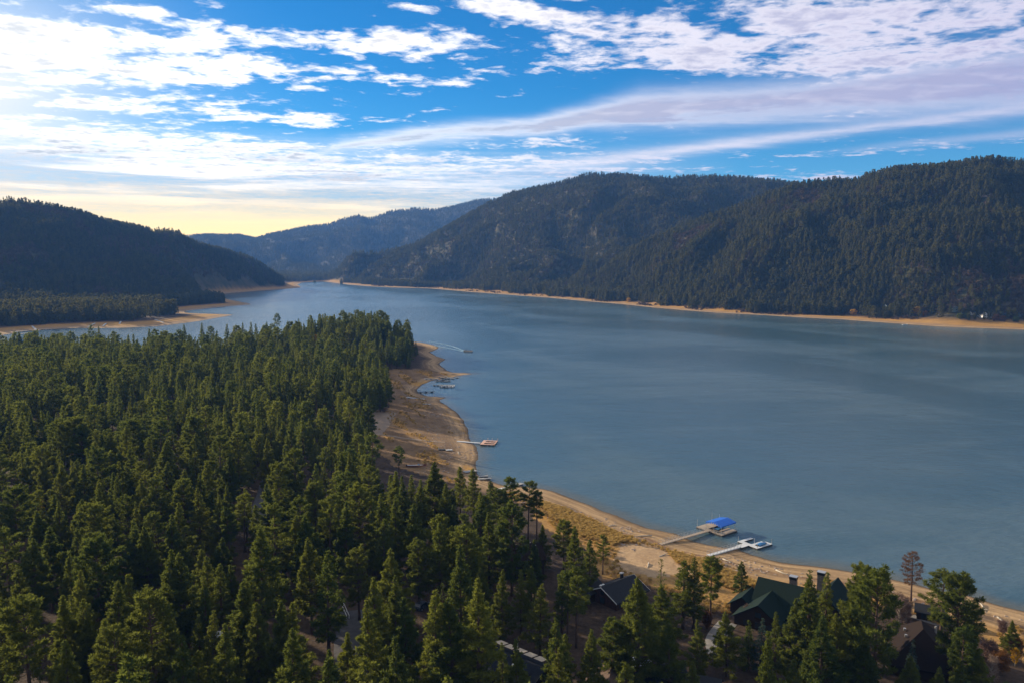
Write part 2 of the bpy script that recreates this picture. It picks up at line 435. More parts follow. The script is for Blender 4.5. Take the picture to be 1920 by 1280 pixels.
# ------------------------------------------------------------------ materials
def new_mat(name):
    m = bpy.data.materials.new(name); m.use_nodes = True
    nt = m.node_tree; b = nt.nodes['Principled BSDF']
    return m, nt, b
def attr(nt, name, out='Fac'):
    n = nt.nodes.new('ShaderNodeAttribute'); n.attribute_name = name
    return S(nt, n.outputs[out])
def objpos(nt):
    n = nt.nodes.new('ShaderNodeTexCoord'); return S(nt, n.outputs['Object'])
def geopos(nt):
    n = nt.nodes.new('ShaderNodeNewGeometry'); return S(nt, n.outputs['Position'])
def plain(name, c, rough=.7, var=.25, scale=1.2, metal=0.0, streak=None):
    """a weathered surface: two noise octaves vary the base colour and the roughness"""
    m, nt, b = new_mat(name)
    p = objpos(nt)
    if streak:
        mp = nt.nodes.new('ShaderNodeMapping'); mp.inputs['Scale'].default_value = streak
        nt.links.new(p.s, mp.inputs[0]); p = S(nt, mp.outputs[0])
    n = noise(nt, p, scale, 6, .65)
    f = n.ss(.28, .72)
    col = mixc(nt, f, tuple(k * (1 - var) for k in c), tuple(min(k * (1 + var), 1) for k in c))
    nt.links.new(col.s, b.inputs['Base Color'])
    nt.links.new((f * .15 + (rough - .08)).s, b.inputs['Roughness'])
    b.inputs['Metallic'].default_value = metal
    return m

def foliage(name, dark, light, brown=(.05, .035, .018), brown_amt=.18, transl=.35):
    m = bpy.data.materials.new(name); m.use_nodes = True
    nt = m.node_tree; nt.nodes.clear()
    out = nt.nodes.new('ShaderNodeOutputMaterial')
    oi = nt.nodes.new('ShaderNodeObjectInfo')
    rnd = S(nt, oi.outputs['Random'])
    t = attr(nt, 'tint')
    f = (t * .55 + rnd * .95 - .25)
    c = mixc(nt, f.max(0).min(1), dark, light)
    r2 = (rnd * 7.31)._m('FRACT')
    c = mixc(nt, r2.ss(.72, 1.0) * brown_amt, c, brown)
    c = mixc(nt, t.ss(.93, .99) * .35, c, brown)
    d = nt.nodes.new('ShaderNodeBsdfDiffuse'); tr = nt.nodes.new('ShaderNodeBsdfTranslucent')
    nt.links.new(c.s, d.inputs['Color'])
    cy = mixc(nt, .4, c, tuple(min(k * 1.5, 1) for k in light)); nt.links.new(cy.s, tr.inputs['Color'])
    mx = nt.nodes.new('ShaderNodeMixShader'); mx.inputs[0].default_value = transl
    nt.links.new(d.outputs[0], mx.inputs[1]); nt.links.new(tr.outputs[0], mx.inputs[2])
    nt.links.new(mx.outputs[0], out.inputs[0])
    return m

M = {}
M['pine'] = foliage('pine_needles', (.036, .066, .018), (.142, .156, .026), transl=.5)
M['far_pine'] = foliage('hillside_needles', (.042, .052, .018), (.118, .108, .030), transl=.4)
M['scrub'] = foliage('hillside_scrub', (.075, .052, .036), (.150, .105, .062), (.09, .05, .035), .5, .2)
M['spruce'] = foliage('blue_spruce_needles', (.045, .075, .065), (.085, .115, .085))
M['cedar'] = foliage('cedar_needles', (.055, .085, .014), (.12, .14, .022))
M['dead'] = foliage('dead_needles', (.10, .045, .018), (.17, .085, .03), transl=.25)
M['gold'] = foliage('yellow_leaves', (.42, .24, .02), (.62, .40, .03), (.3, .12, .02), .3)
M['twig'] = foliage('bare_twigs', (.16, .10, .085), (.26, .19, .15), transl=.1)
M['grass'] = foliage('dry_grass', (.30, .19, .055), (.52, .37, .13), (.24, .15, .06), .5, .4)
M['bark'] = plain('pine_bark', (.075, .045, .032), .95, .45, 1.5, streak=(1, 1, .25))
M['pale_bark'] = plain('pale_bark', (.38, .34, .28), .9, .3, 2)

# ------------------------------------------------------------------ ground: one polar sheet out to the horizon
ang = np.concatenate([np.linspace(-42, 42, 841), np.linspace(42, 318, 92)[1:-1]])
ang = np.radians(ang)
rad = np.concatenate([[2.0], np.geomspace(40, 30000, 690)])
NA, NR = len(ang), len(rad)
AA, RR = np.meshgrid(ang, rad)
GX, GY = RR * np.sin(AA), RR * np.cos(AA)
GZ, GS, GHH = ground_parts(GX, GY)
i0 = (np.arange(NR - 1)[:, None] * NA + np.arange(NA)[None, :])
j1 = np.roll(np.arange(NA), -1)[None, :]
base_ = np.arange(NR - 1)[:, None] * NA
quads = np.stack([i0, base_ + j1, base_ + NA + j1, i0 + NA], -1).reshape(-1, 4)[:, ::-1]
cap = np.array([np.arange(NA)])
gme = np_mesh('ground', np.stack([GX, GY, GZ], -1).reshape(-1, 3), [quads, cap], smooth=True)

def wpoly(pts, z=3.0): return np.array([gz(px, py, z) for px, py in pts])
FIELD = wpoly([(712, 694), (783, 688), (835, 695), (850, 704), (800, 720), (784, 733), (835, 750), (880, 810), (905, 860), (893, 884), (872, 905), (810, 888), (735, 865), (683, 830), (690, 806), (722, 778), (730, 735), (712, 715)])
BEACH = wpoly([(872, 893), (910, 905), (1000, 915), (1130, 957), (1240, 992), (1380, 1030), (1500, 1057), (1740, 1103), (1920, 1145), (2300, 1290), (2300, 1420), (1960, 1270), (1890, 1225), (1800, 1185), (1690, 1135), (1600, 1120), (1500, 1135), (1400, 1150), (1330, 1150), (1230, 1112), (1150, 1092), (1128, 1070), (1085, 1028), (1040, 990), (1010, 950), (940, 925)])
SANDY = wpoly([(1145, 1020), (1180, 1010), (1240, 1022), (1290, 1030), (1330, 1060), (1300, 1080), (1230, 1085), (1170, 1075)])
GOLD1 = wpoly([(1010, 930), (1060, 945), (1130, 975), (1185, 1005), (1150, 1018), (1090, 1000), (1040, 970)])
GOLD2 = wpoly([(1250, 1022), (1330, 1045), (1420, 1085), (1400, 1110), (1330, 1085), (1270, 1050)])
CLEAR_FIELD = FIELD
near_r = GY.ravel()
x_, y_, s_ = GX.ravel(), GY.ravel(), GS.ravel()
az_ = np.arctan2(x_, y_); r_ = np.hypot(x_, y_)
NEAR_POLY = np.array([gz(-60, 652), gz(200, 650), gz(480, 640), gz(700, 630), gz(830, 640), gz(900, 700), gz(840, 735), gz(900, 800), gz(930, 880), gz(1130, 930), gz(1500, 1040), gz(1920, 1130), gz(2300, 1270), np.array([400., -400]), np.array([-1500., -400]), np.array([-1500., 700])])
qx, qy = x_ + fbm(x_, y_, 18, 3) * 7, y_ + fbm(x_ + 300, y_, 18, 3) * 7
inf = poly_mask(qx, qy, FIELD); inb = poly_mask(qx, qy, BEACH)
nearm = poly_mask(x_, y_, NEAR_POLY)
wob = fbm(x_, y_, 30, 3)
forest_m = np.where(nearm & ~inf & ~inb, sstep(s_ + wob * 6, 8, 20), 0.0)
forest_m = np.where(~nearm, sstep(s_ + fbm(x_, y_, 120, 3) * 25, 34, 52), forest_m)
gold_m = np.where(poly_mask(qx, qy, GOLD1) | poly_mask(qx, qy, GOLD2), 1.0, 0.0)
gold_m = np.maximum(gold_m, np.where(inf, sstep(vnoise(x_ * .9 + y_ * .35, (y_ - x_ * .4) * .16, 4.2) + .4 * vnoise(x_, y_, 9), .12, .36), 0))
gold_m = np.maximum(gold_m, np.where(~nearm, sstep(s_, 10, 25) * (.5 + fbm(x_, y_, 35, 3)), 0)).clip(0, 1)
sand_m = np.where(poly_mask(qx, qy, SANDY), 1.0, 0.0)
dull_m = np.where(inf, .85, 0.0)
hill_m = sstep(GHH.ravel(), 2, 12)
for nm, arr in (('shore', s_), ('forest', forest_m), ('gold', gold_m), ('sand', sand_m), ('dull', dull_m), ('hill', hill_m)):
    a = gme.attributes.new(nm, 'FLOAT', 'POINT'); a.data.foreach_set('value', arr.astype(np.float32))

m, nt, b = new_mat('shore_ground'); M['ground'] = m
p = geopos(nt)
s = attr(nt, 'shore')
n1 = noise(nt, p, .12, 6, .6); n2 = noise(nt, p, .9, 6, .7); n3 = noise(nt, p, .035, 5, .6)
sp_ = nt.nodes.new('ShaderNodeSeparateXYZ'); nt.links.new(p.s, sp_.inputs[0])
bandn = noise(nt, combine(nt, s * .55, S(nt, sp_.outputs[0]) * .035, S(nt, sp_.outputs[1]) * .035), 1.0, 5, .65)
sw = s + (n1 - .5) * 5.0
c = mixc(nt, bandn.ss(.3, .7), (.20, .13, .068), (.46, .31, .165))
c = mixc(nt, n2.ss(.5, .75) * .45, c, (.11, .085, .06))
red = (sw - 13.5).abs().ss(2.6, .4) * bandn.ss(.38, .62)
c = mixc(nt, red * .8, c, (.095, .042, .026))
grass = mixc(nt, (n2 * .6 + bandn * .5).ss(.35, .75), (.22, .12, .040), (.46, .265, .075))
c = mixc(nt, sw.ss(14, 24) * .85, c, grass)
gold = mixc(nt, n2.ss(.3, .7), (.26, .125, .025), (.52, .30, .065))
c = mixc(nt, attr(nt, 'gold') * (n1 * .8 + .45).min(1), c, gold)
sandc = mixc(nt, (n2 * .5 + n1 * .5).ss(.35, .65), (.32, .215, .125), (.50, .35, .205))
c = mixc(nt, attr(nt, 'sand').ss(.2, .9) * .9, c, sandc)
dull = mixc(nt, (n1 * .6 + n2 * .4).ss(.35, .65), (.105, .064, .036), (.235, .152, .082))
c = mixc(nt, attr(nt, 'dull') * s.ss(4, 13) * (1.0 - attr(nt, 'gold') * .8), c, dull)
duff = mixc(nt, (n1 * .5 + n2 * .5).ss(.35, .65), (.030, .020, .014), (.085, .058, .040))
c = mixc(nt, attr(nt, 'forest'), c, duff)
rock = mixc(nt, (n3 * .5 + noise(nt, p, .02, 8, .7) * .5).ss(.42, .62), (.044, .046, .022), (.088, .070, .040))
rock = mixc(nt, noise(nt, p, .045, 8, .75).ss(.68, .80) * .25, rock, (.17, .13, .09))
c = mixc(nt, attr(nt, 'hill'), c, rock)
wet = s.ss(2.6, .2)
c = mixc(nt, wet * .85, c, (.050, .036, .024))
nt.links.new(c.s, b.inputs['Base Color'])
b.inputs['Roughness'].default_value = .95; b.inputs['Specular IOR Level'].default_value = .15
bp = nt.nodes.new('ShaderNodeBump'); bp.inputs['Strength'].default_value = .6; bp.inputs['Distance'].default_value = .5
nt.links.new((n2 + noise(nt, p, .06, 6, .65) * (attr(nt, 'hill') * 14 + .6)).s, bp.inputs['Height']); nt.links.new(bp.outputs[0], b.inputs['Normal'])
gme.materials.append(m)
tag(link('ground', gme), 'sandy lake shore, forest floor and the surrounding hills', kind='structure')

# ------------------------------------------------------------------ lake
m, nt, b = new_mat('lake_water'); M['water'] = m
p = geopos(nt)
spx = nt.nodes.new('ShaderNodeSeparateXYZ'); nt.links.new(p.s, spx.inputs[0])
wx, wy = S(nt, spx.outputs[0]), S(nt, spx.outputs[1])
ripple = noise(nt, combine(nt, wx * .45 + wy * .1, wy * 1.0 - wx * .15, 0), .42, 5, .65)
swell = noise(nt, combine(nt, wx * .5, wy, 0), .09, 3, .5)
lane = noise(nt, combine(nt, wx * .25 + wy * .1, wy * .9 - wx * .3, 2.0), .02, 4, .6, .8)
gust = noise(nt, combine(nt, wx * .7 + wy * .35, wy * .35 - wx * .12, 0), .0075, 5, .6, .6)
bp = nt.nodes.new('ShaderNodeBump'); bp.inputs['Distance'].default_value = .75
nt.links.new((gust.ss(.35, .65) * .22 + .40).s, bp.inputs['Strength'])
nt.links.new((ripple + swell * 1.2).s, bp.inputs['Height'])
nt.links.new(bp.outputs[0], b.inputs['Normal'])
wc = mixc(nt, (gust * .65 + lane * .35).ss(.42, .6), (.044, .098, .132), (.078, .134, .166))  # pale surface sheen painted into the base colour in broad gust and lane patches
shal = attr(nt, 'shore') + (noise(nt, p, .12, 4, .6) - .5) * 5.0
wc = mixc(nt, shal.ss(-9.0, -.5) * .75, wc, (.105, .105, .075))
nt.links.new(wc.s, b.inputs['Base Color'])
nt.links.new((gust.ss(.35, .7) * .10 + .14).s, b.inputs['Roughness'])
b.inputs['IOR'].default_value = 1.333
sgrid = GS.reshape(-1)
wq = quads[(sgrid[quads] < 12).any(1)]
used = np.unique(wq); remap = np.zeros(len(sgrid), np.int64); remap[used] = np.arange(len(used))
wme = np_mesh('lake_water', np.stack([x_[used], y_[used], np.zeros(len(used))], -1), [remap[wq]], [m], smooth=True)
a = wme.attributes.new('shore', 'FLOAT', 'POINT'); a.data.foreach_set('value', sgrid[used].astype(np.float32))
tag(link('lake_water', wme), 'rippled blue lake', kind='structure')

# ------------------------------------------------------------------ tree builder (numpy)
def unit(v): return v / np.maximum(np.linalg.norm(v, axis=-1, keepdims=True), 1e-9)
def tube_np(pts, radii, n):
    b = MB(); b.tube(pts, list(radii), n); return b
def make_tree(seed, H, cb, Rm, shape, branches, per_m, tuft, blades, bw, limb_n=4, gap=0.0, lean=0.0, stub=0, trunk_n=8, up0=-10, up1=50, trunk_r=None):
    """returns (trunk MB, crown V, crown F, tint per face). A tapered trunk with limbs; each limb carries tufts of needle blades."""
    g = np.random.default_rng(seed)
    tr = trunk_r or H * .0165
    bend = g.normal(0, .012, 2) * H + np.array([lean, 0])
    def axis(z): t = z / H; return np.array([bend[0] * t * t, bend[1] * t * t, z])
    tb = MB(); zs = np.linspace(0, H * .985, 9)
    rad_ = [tr * (1.25 if i == 0 else 1) * (1 - .93 * (z / H) ** 1.1) for i, z in enumerate(zs)]
    rad_ = [max(r0, .03) for r0 in rad_]
    pts = [axis(z) for z in zs]; pts[0] = pts[0] - np.array([0, 0, .8])
    tb.tube(pts, rad_, trunk_n)
    Cs, Ax, Tz = [], [], []
    z0 = cb * H
    # stratified heights so the crown has whorls rather than an even skin
    ts = (np.arange(branches) + g.random(branches) * .9) / branches
    if gap: ts = np.clip(np.round(ts * gap) / gap * .75 + ts * .25 + g.normal(0, .01, branches), 0, 1)
    sidebias = g.uniform(0, 2 * math.pi); sectors = g.uniform(.72, 1.12, 7)
    for j, t in enumerate(ts):
        if shape == 'cone': f = (1 - t) ** .98 * min(1, .6 + t * 3.2) * 1.08 + .035
        elif shape == 'spire': f = (1 - t) ** .7 * min(1, .6 + t * 4) + .06
        elif shape == 'round': f = math.sqrt(max(0, 1 - ((t - .38) / .62) ** 2)) if t > .38 else .62 + t
        elif shape == 'flat': f = (.55 + .45 * math.sin(t * 3.0 + .4)) * (1 - max(0, (t - .75) / .25) ** 2 * .6)
        az = j * 2.39996 + g.normal(0, .45)
        f *= sectors[int(((az + sidebias) % (2 * math.pi)) / (2 * math.pi) * 7) % 7]
        L = Rm * f * g.uniform(.68, 1.14)
        if L < .25: L = .25
        z = z0 + t * (H - z0) * .985
        el = R(up0 + (up1 - up0) * t + g.normal(0, 9))
        dh = np.array([math.cos(az), math.sin(az), 0.0]); lat = np.array([-dh[1], dh[0], 0])
        d0 = dh * math.cos(el) + np.array([0, 0, math.sin(el)])
        o = axis(z)
        curve = g.uniform(.04, .16) * L
        if limb_n and L > .8:
            pm = o + d0 * L * .55; pe = o + d0 * L * .97 + np.array([0, 0, curve])
            tb.tube([o, pm, pe], [max(.028, .022 * L + .02), max(.02, .014 * L), .012], limb_n, cap=False)
        k = max(2, int(L * per_m * g.uniform(.8, 1.25)))
        sfrac = np.sqrt(g.uniform(.10 if L > 1.2 else .0, 1.0, k))
        wid = L * .30 * (1.15 - sfrac) + .18
        ctr = o + d0 * (L * sfrac)[:, None] + lat * (g.normal(0, .62, k) * wid)[:, None]
        ctr[:, 2] += curve * sfrac ** 2 + g.normal(.05, .16, k) * tuft
        Cs.append(ctr); Tz.append(np.full(k, tuft * (.58 + .42 * min(1, L / 1.7))))
        Ax.append(unit(d0 * .7 + np.array([0, 0, .55]) + g.normal(0, .35, (k, 3))))
    # leader
    kt = max(3, int(per_m * 1.2)); zt = H * (1 - .06 * g.random(kt))
    Cs.append(np.stack([axis(z) for z in zt]) + g.normal(0, .08, (kt, 3)) * tuft); Ax.append(np.tile([0, 0, 1.0], (kt, 1))); Tz.append(np.full(kt, tuft * .55))
    for _ in range(stub):
        z = g.uniform(min(.25, cb * .4), cb) * H; az = g.uniform(0, 6.28); o = axis(z); L = g.uniform(.6, 1.8)
        tb.tube([o, o + np.array([math.cos(az) * L, math.sin(az) * L, g.uniform(-.3, .2)])], [.035, .012], 3, cap=False)
    C = np.concatenate(Cs); A = np.concatenate(Ax); n = len(C)
    Cb = np.repeat(C, blades, 0); Ab = np.repeat(A, blades, 0)
    D = unit(Ab * .75 + g.normal(0, .62, (n * blades, 3)))
    Lb = np.repeat(np.concatenate(Tz), blades)[:, None] * g.uniform(.6, 1.2, (n * blades, 1))
    W = unit(np.cross(D, g.normal(0, 1, (n * blades, 3)))) * (bw * g.uniform(.7, 1.25, (n * blades, 1)))
    st = Cb + D * Lb * .06
    V = np.stack([st, Cb + D * Lb * .62 + W * .5, Cb + D * Lb, Cb + D * Lb * .62 - W * .5], 1).reshape(-1, 3)
    F = np.arange(n * blades * 4).reshape(-1, 4)
    tint = np.repeat(np.clip(g.normal(.5, .24, n), 0, 1), blades)
    return tb, V, F, tint
def crown_mesh(name, V, F, tint, mat):
    me = np_mesh(name, V, [F], [mat])
    a = me.attributes.new('tint', 'FLOAT', 'FACE'); a.data.foreach_set('value', tint.astype(np.float32))
    return me

TREE = {}   # kind -> list of (height, trunk mesh, crown mesh, nominal radius)
def add_kind(kind, mat, variants, bark='bark'):
    TREE[kind] = []
    for v in variants:
        tb, V, F, t = make_tree(**v)
        TREE[kind].append((v['H'], tb.mesh('trunk', M[bark], True), crown_mesh('crown', V, F, t, M[mat]), v['Rm']))
add_kind('cone', 'pine', [dict(seed=11 + i, H=20, cb=.08 + .04 * i, Rm=[4.7, 4.0, 5.3, 4.5, 5.0, 4.2][i], shape='cone', branches=[124, 104, 112, 92, 132, 106][i], per_m=8.0, tuft=.66, blades=10, bw=.125, gap=[0, 0, 16, 13, 0, 18][i], stub=i) for i in range(6)])
add_kind('round', 'pine', [dict(seed=31 + i, H=22, cb=.22 + .05 * i, Rm=[4.3, 5.0, 4.5, 5.4, 4.0][i], shape='round', branches=[74, 66, 80, 70, 58][i], per_m=8.0, tuft=.70, blades=10, bw=.125, stub=8, gap=[13, 11, 15, 10, 9][i]) for i in range(5)])
add_kind('open', 'pine', [dict(seed=51 + i, H=23, cb=.40 + .06 * i, Rm=3.6 + .3 * i, shape='flat', branches=40, per_m=8.0, tuft=.70, blades=10, bw=.125, stub=12, gap=9, lean=.4 * i) for i in range(3)])
add_kind('slim', 'pine', [dict(seed=71 + i, H=19, cb=.16 + .07 * i, Rm=2.6 + .25 * i, shape='spire', branches=84, per_m=7.6, tuft=.60, blades=9, bw=.12, gap=[0, 17, 0][i]) for i in range(3)])
add_kind('young', 'pine', [dict(seed=91 + i, H=11, cb=.05, Rm=2.3 + .2 * i, shape='cone', branches=58, per_m=6.5, tuft=.68, blades=8, bw=.15) for i in range(2)])
add_kind('spruce', 'spruce', [dict(seed=101, H=14, cb=.05, Rm=2.4, shape='cone', branches=80, per_m=6.5, tuft=.55, blades=8, bw=.13)])
add_kind('cedar', 'cedar', [dict(seed=111, H=17, cb=.03, Rm=2.1, shape='spire', branches=120, per_m=8, tuft=.62, blades=9, bw=.15, up0=15, up1=60)])
add_kind('dead', 'dead', [dict(seed=121, H=19, cb=.34, Rm=4.2, shape='round', branches=56, per_m=6.0, tuft=.6, blades=7, bw=.085, stub=8)])
add_kind('sparse', 'pine', [dict(seed=131, H=19, cb=.30, Rm=2.4, shape='spire', branches=40, per_m=2.6, tuft=.55, blades=6, bw=.12, stub=14)])
add_kind('aspen', 'gold', [dict(seed=141, H=11, cb=.22, Rm=2.9, shape='round', branches=46, per_m=6, tuft=.55, blades=8, bw=.3, up0=20, up1=60)], 'pale_bark')
add_kind('birch', 'twig', [dict(seed=151, H=8, cb=.15, Rm=2.4, shape='round', branches=60, per_m=5, tuft=.7, blades=7, bw=.045, up0=35, up1=75)], 'pale_bark')

# lighter models for distant woods: trunk and crown in one mesh
def lod(name, mat, v, bark='bark'):
    tb, V, F, t = make_tree(**v)
    nV = len(V); tV = np.array(tb.V)
    tf4 = np.array([f for f in tb.F if len(f) == 4]) + nV
    me = np_mesh(name, np.concatenate([V, tV]), [F, tf4], [M[mat], M[bark]], np.concatenate([np.zeros(len(F)), np.ones(len(tf4))]))
    a = me.attributes.new('tint', 'FLOAT', 'FACE'); a.data.foreach_set('value', np.concatenate([t, np.full(len(tf4), .5)]).astype(np.float32))
    return bpy.data.objects.new(name, me)
def source(name, objs):
    c = bpy.data.collections.new(name)
    for o in objs: c.objects.link(o)
    return c
SRC_MID = source('wood_models', [lod('pine_model', 'pine', dict(seed=200 + i, H=20, cb=[.12, .3, .2, .42, .1, .25][i], Rm=[3.6, 3.9, 2.3, 3.5, 3.2, 3.0][i], shape=['cone', 'round', 'spire', 'flat', 'cone', 'round'][i], branches=[70, 52, 60, 34, 64, 44][i],
                 per_m=3.4, tuft=1.05, blades=8, bw=.26, limb_n=0, gap=[0, 13, 0, 8, 0, 11][i], trunk_n=5)) for i in range(6)])
SRC_FAR = source('hill_wood_models', [lod('far_pine_model', 'far_pine', dict(seed=300 + i, H=16, cb=[.06, .15, .1, .3, .05][i], Rm=[3.2, 3.7, 2.3, 3.5, 3.9][i], shape=['cone', 'round', 'spire', 'flat', 'cone'][i], branches=[26, 22, 24, 16, 26][i],
                 per_m=1.3, tuft=1.9, blades=5, bw=.9, limb_n=0, trunk_n=4)) for i in range(5)])
SRC_SCRUB = source('scrub_models', [lod('scrub_model', 'scrub', dict(seed=400 + i, H=4.2, cb=.02, Rm=2.6, shape='round', branches=20, per_m=1.6, tuft=1.2, blades=5, bw=.55, limb_n=0, trunk_n=4, trunk_r=.1)) for i in range(3)])
SRC_GRASS = source('grass_models', [lod('grass_model', 'grass', dict(seed=450 + i, H=.75, cb=.0, Rm=.75, shape='round', branches=12, per_m=6, tuft=.5, blades=6, bw=.10, limb_n=0, trunk_n=3, trunk_r=.02, up0=40, up1=85), 'bark') for i in range(3)])
def rock_model(seed):
    g = np.random.default_rng(seed); b = MB()
    import bmesh
    bm = bmesh.new(); bmesh.ops.create_icosphere(bm, subdivisions=2, radius=1)
    for v in bm.verts:
        k = 1 + .28 * math.sin(v.co.x * 3.1 + seed) * math.cos(v.co.y * 2.7 + seed * 2) + g.normal(0, .09)
        v.co = Vector((v.co.x * k * 1.3, v.co.y * k, v.co.z * k * .75))
    me = bpy.data.meshes.new('boulder'); bm.to_mesh(me); bm.free(); me.materials.append(M['rock'])
    return bpy.data.objects.new('boulder_model', me)
M['rock'] = plain('granite', (.30, .235, .19), .95, .35, .8)
SRC_ROCK = source('boulder_models', [rock_model(i) for i in range(3)])

def scatter(name, src, pts, rz, scl, idx, label, cat):
    n = len(pts)
    me = bpy.data.meshes.new(name); me.vertices.add(n); me.vertices.foreach_set('co', np.asarray(pts, np.float32).ravel())
    a = me.attributes.new('turn', 'FLOAT_VECTOR', 'POINT'); a.data.foreach_set('vector', np.stack([np.zeros(n), np.zeros(n), rz], -1).astype(np.float32).ravel())
    a = me.attributes.new('size', 'FLOAT_VECTOR', 'POINT'); a.data.foreach_set('vector', np.asarray(scl, np.float32).ravel())
    a = me.attributes.new('pick', 'INT', 'POINT'); a.data.foreach_set('value', np.asarray(idx, np.int32))
    o = link(name, me)
    ng = bpy.data.node_groups.new('scatter_' + name, 'GeometryNodeTree')
    ng.interface.new_socket('Geometry', in_out='INPUT', socket_type='NodeSocketGeometry'); ng.interface.new_socket('Geometry', in_out='OUTPUT', socket_type='NodeSocketGeometry')
    gi = ng.nodes.new('NodeGroupInput'); go = ng.nodes.new('NodeGroupOutput')
    ci = ng.nodes.new('GeometryNodeCollectionInfo'); ci.inputs['Collection'].default_value = src; ci.inputs['Separate Children'].default_value = True; ci.inputs['Reset Children'].default_value = True
    ip = ng.nodes.new('GeometryNodeInstanceOnPoints'); ip.inputs['Pick Instance'].default_value = True
    def na(nm, t):
        x = ng.nodes.new('GeometryNodeInputNamedAttribute'); x.data_type = t; x.inputs['Name'].default_value = nm
        return next(q for q in x.outputs if q.enabled and q.name == 'Attribute')
    e2r = ng.nodes.new('FunctionNodeEulerToRotation')
    L = ng.links.new
    L(gi.outputs[0], ip.inputs['Points']); L(ci.outputs[0], ip.inputs['Instance']); L(na('pick', 'INT'), ip.inputs['Instance Index'])
    L(na('turn', 'FLOAT_VECTOR'), e2r.inputs[0]); L(e2r.outputs[0], ip.inputs['Rotation']); L(na('size', 'FLOAT_VECTOR'), ip.inputs['Scale'])
    L(ip.outputs[0], go.inputs[0])
    md = o.modifiers.new('scatter', 'NODES'); md.node_group = ng
    return tag(o, label, cat, kind='stuff')

# ------------------------------------------------------------------ woods on the hills and the far shores
def rand_size(g, n, lo, hi, squash=.18):
    s = g.uniform(lo, hi, n); w = s * (1 + g.normal(0, squash, n)).clip(.6, 1.5)
    return np.stack([w, w, s], -1)
def hill_wood(k, name, n_try, label, lo, hi, dens_scale, thin, tmax=1.06, tmin=-.35, scrub=0, keep=.60):
    g = np.random.default_rng({'front': 21, 'back': 22, 'distant': 23, 'left': 24}[k])
    T = HT[k]
    a0, a1 = max(T[0, 0], R(-36)), min(T[-1, 0], R(36))
    rmin = T[:, 3].min() * .8; rmax = T[:, 1].max() * 1.08
    az = g.uniform(a0, a1, n_try); r = np.sqrt(g.uniform(rmin ** 2, rmax ** 2, n_try))
    t, Z = hill_t(k, az, r)
    ok = (t > tmin) & (t < tmax)
    az, r, t = az[ok], r[ok], t[ok]
    x, y = r * np.sin(az), r * np.cos(az)
    z, s, hh = ground_parts(x, y)
    own = (hill_h(k, x, y, az, r) >= hh - .5) | (t < .02)
    d = fbm(x, y, dens_scale, 4) + .5 * vnoise(x, y, dens_scale * .25)
    want = keep - thin * np.clip(d, -.5, .5) * 2 + (.5 if k == 'front' else .2) * (t < .07) + .35 * (t > .95)
    sc_ = {'front': 1.0, 'back': 1.25, 'distant': 2.4, 'left': 1.0}[k]
    crest = -np.abs(fbm(x + .45 * y, y * .6 - .3 * x, 210 * sc_, 4)) * 2 + .35
    want = want - {'front': .42, 'back': .12}.get(k, .1) * np.clip(crest / .3, 0, 1) * (t > .06) * (t < .95) + .12
    ok = own & (s > (62 if k == 'left' else 34) + fbm(x, y, 60, 2) * 34) & (g.random(len(x)) < want) & (r < 9000)
    if k != 'distant': ok &= (hh > 0) | (r > 1000)
    x, y, z, t = x[ok], y[ok], z[ok], t[ok]
    n = len(x)
    sz = rand_size(g, n, lo, hi) * (1.0 + .25 * (t < .05))[:, None]
    scatter(name, SRC_FAR, np.stack([x, y, z - .3], -1), g.uniform(0, 6.28, n), sz, g.integers(0, 5, n), label, 'trees')
    return n
n1 = hill_wood('front', 'hillside_forest', 70000, 'dark pine forest covering the nearer slope right of the lake', .45, 1.2, 150, 1.2, keep=.44)
n2 = hill_wood('back', 'hillside_forest', 140000, 'pine forest on the taller rounded hill behind the far shore', .45, 1.15, 190, .7, keep=1.05)
n3 = hill_wood('distant', 'hillside_forest', 110000, 'blue hazy forest on the most distant mountain beyond the lake end', .8, 1.5, 400, .35, tmin=-.4, keep=.95)
n4 = hill_wood('left', 'hillside_forest', 70000, 'shaded pine forest on the hill at the left edge', .45, 1.2, 150, .9, tmin=-.5)
print('hill trees', n1, n2, n3, n4)
def hill_scrub(ks, n_try, name, label):
    P, Sz = [], []
    g = np.random.default_rng(31)
    for k in ks:
        T = HT[k]; a0, a1 = max(T[0, 0], R(-36)), min(T[-1, 0], R(36))
        az = g.uniform(a0, a1, n_try); r = np.sqrt(g.uniform((T[:, 3].min() * .9) ** 2, T[:, 1].max() ** 2, n_try))
        t, Z = hill_t(k, az, r); x, y = r * np.sin(az), r * np.cos(az)
        z, s, hh = ground_parts(x, y)
        d = fbm(x, y, 150, 4)
        ok = (t > 0) & (t < 1) & (s > 60) & (g.random(n_try) < .55 + d) & (hill_h(k, x, y, az, r) >= hh - .5)
        P.append(np.stack([x, y, z - .2], -1)[ok]); Sz.append(rand_size(g, ok.sum(), .6, 1.5, .25))
    P = np.concatenate(P); Sz = np.concatenate(Sz); n = len(P)
    scatter(name, SRC_SCRUB, P, g.uniform(0, 6.28, n), Sz, g.integers(0, 3, n), label, 'scrub')
    return n
print('scrub', hill_scrub(['front', 'back', 'left'], 85000, 'hillside_scrub', 'brown leafless scrub between the pines on the hillsides'))
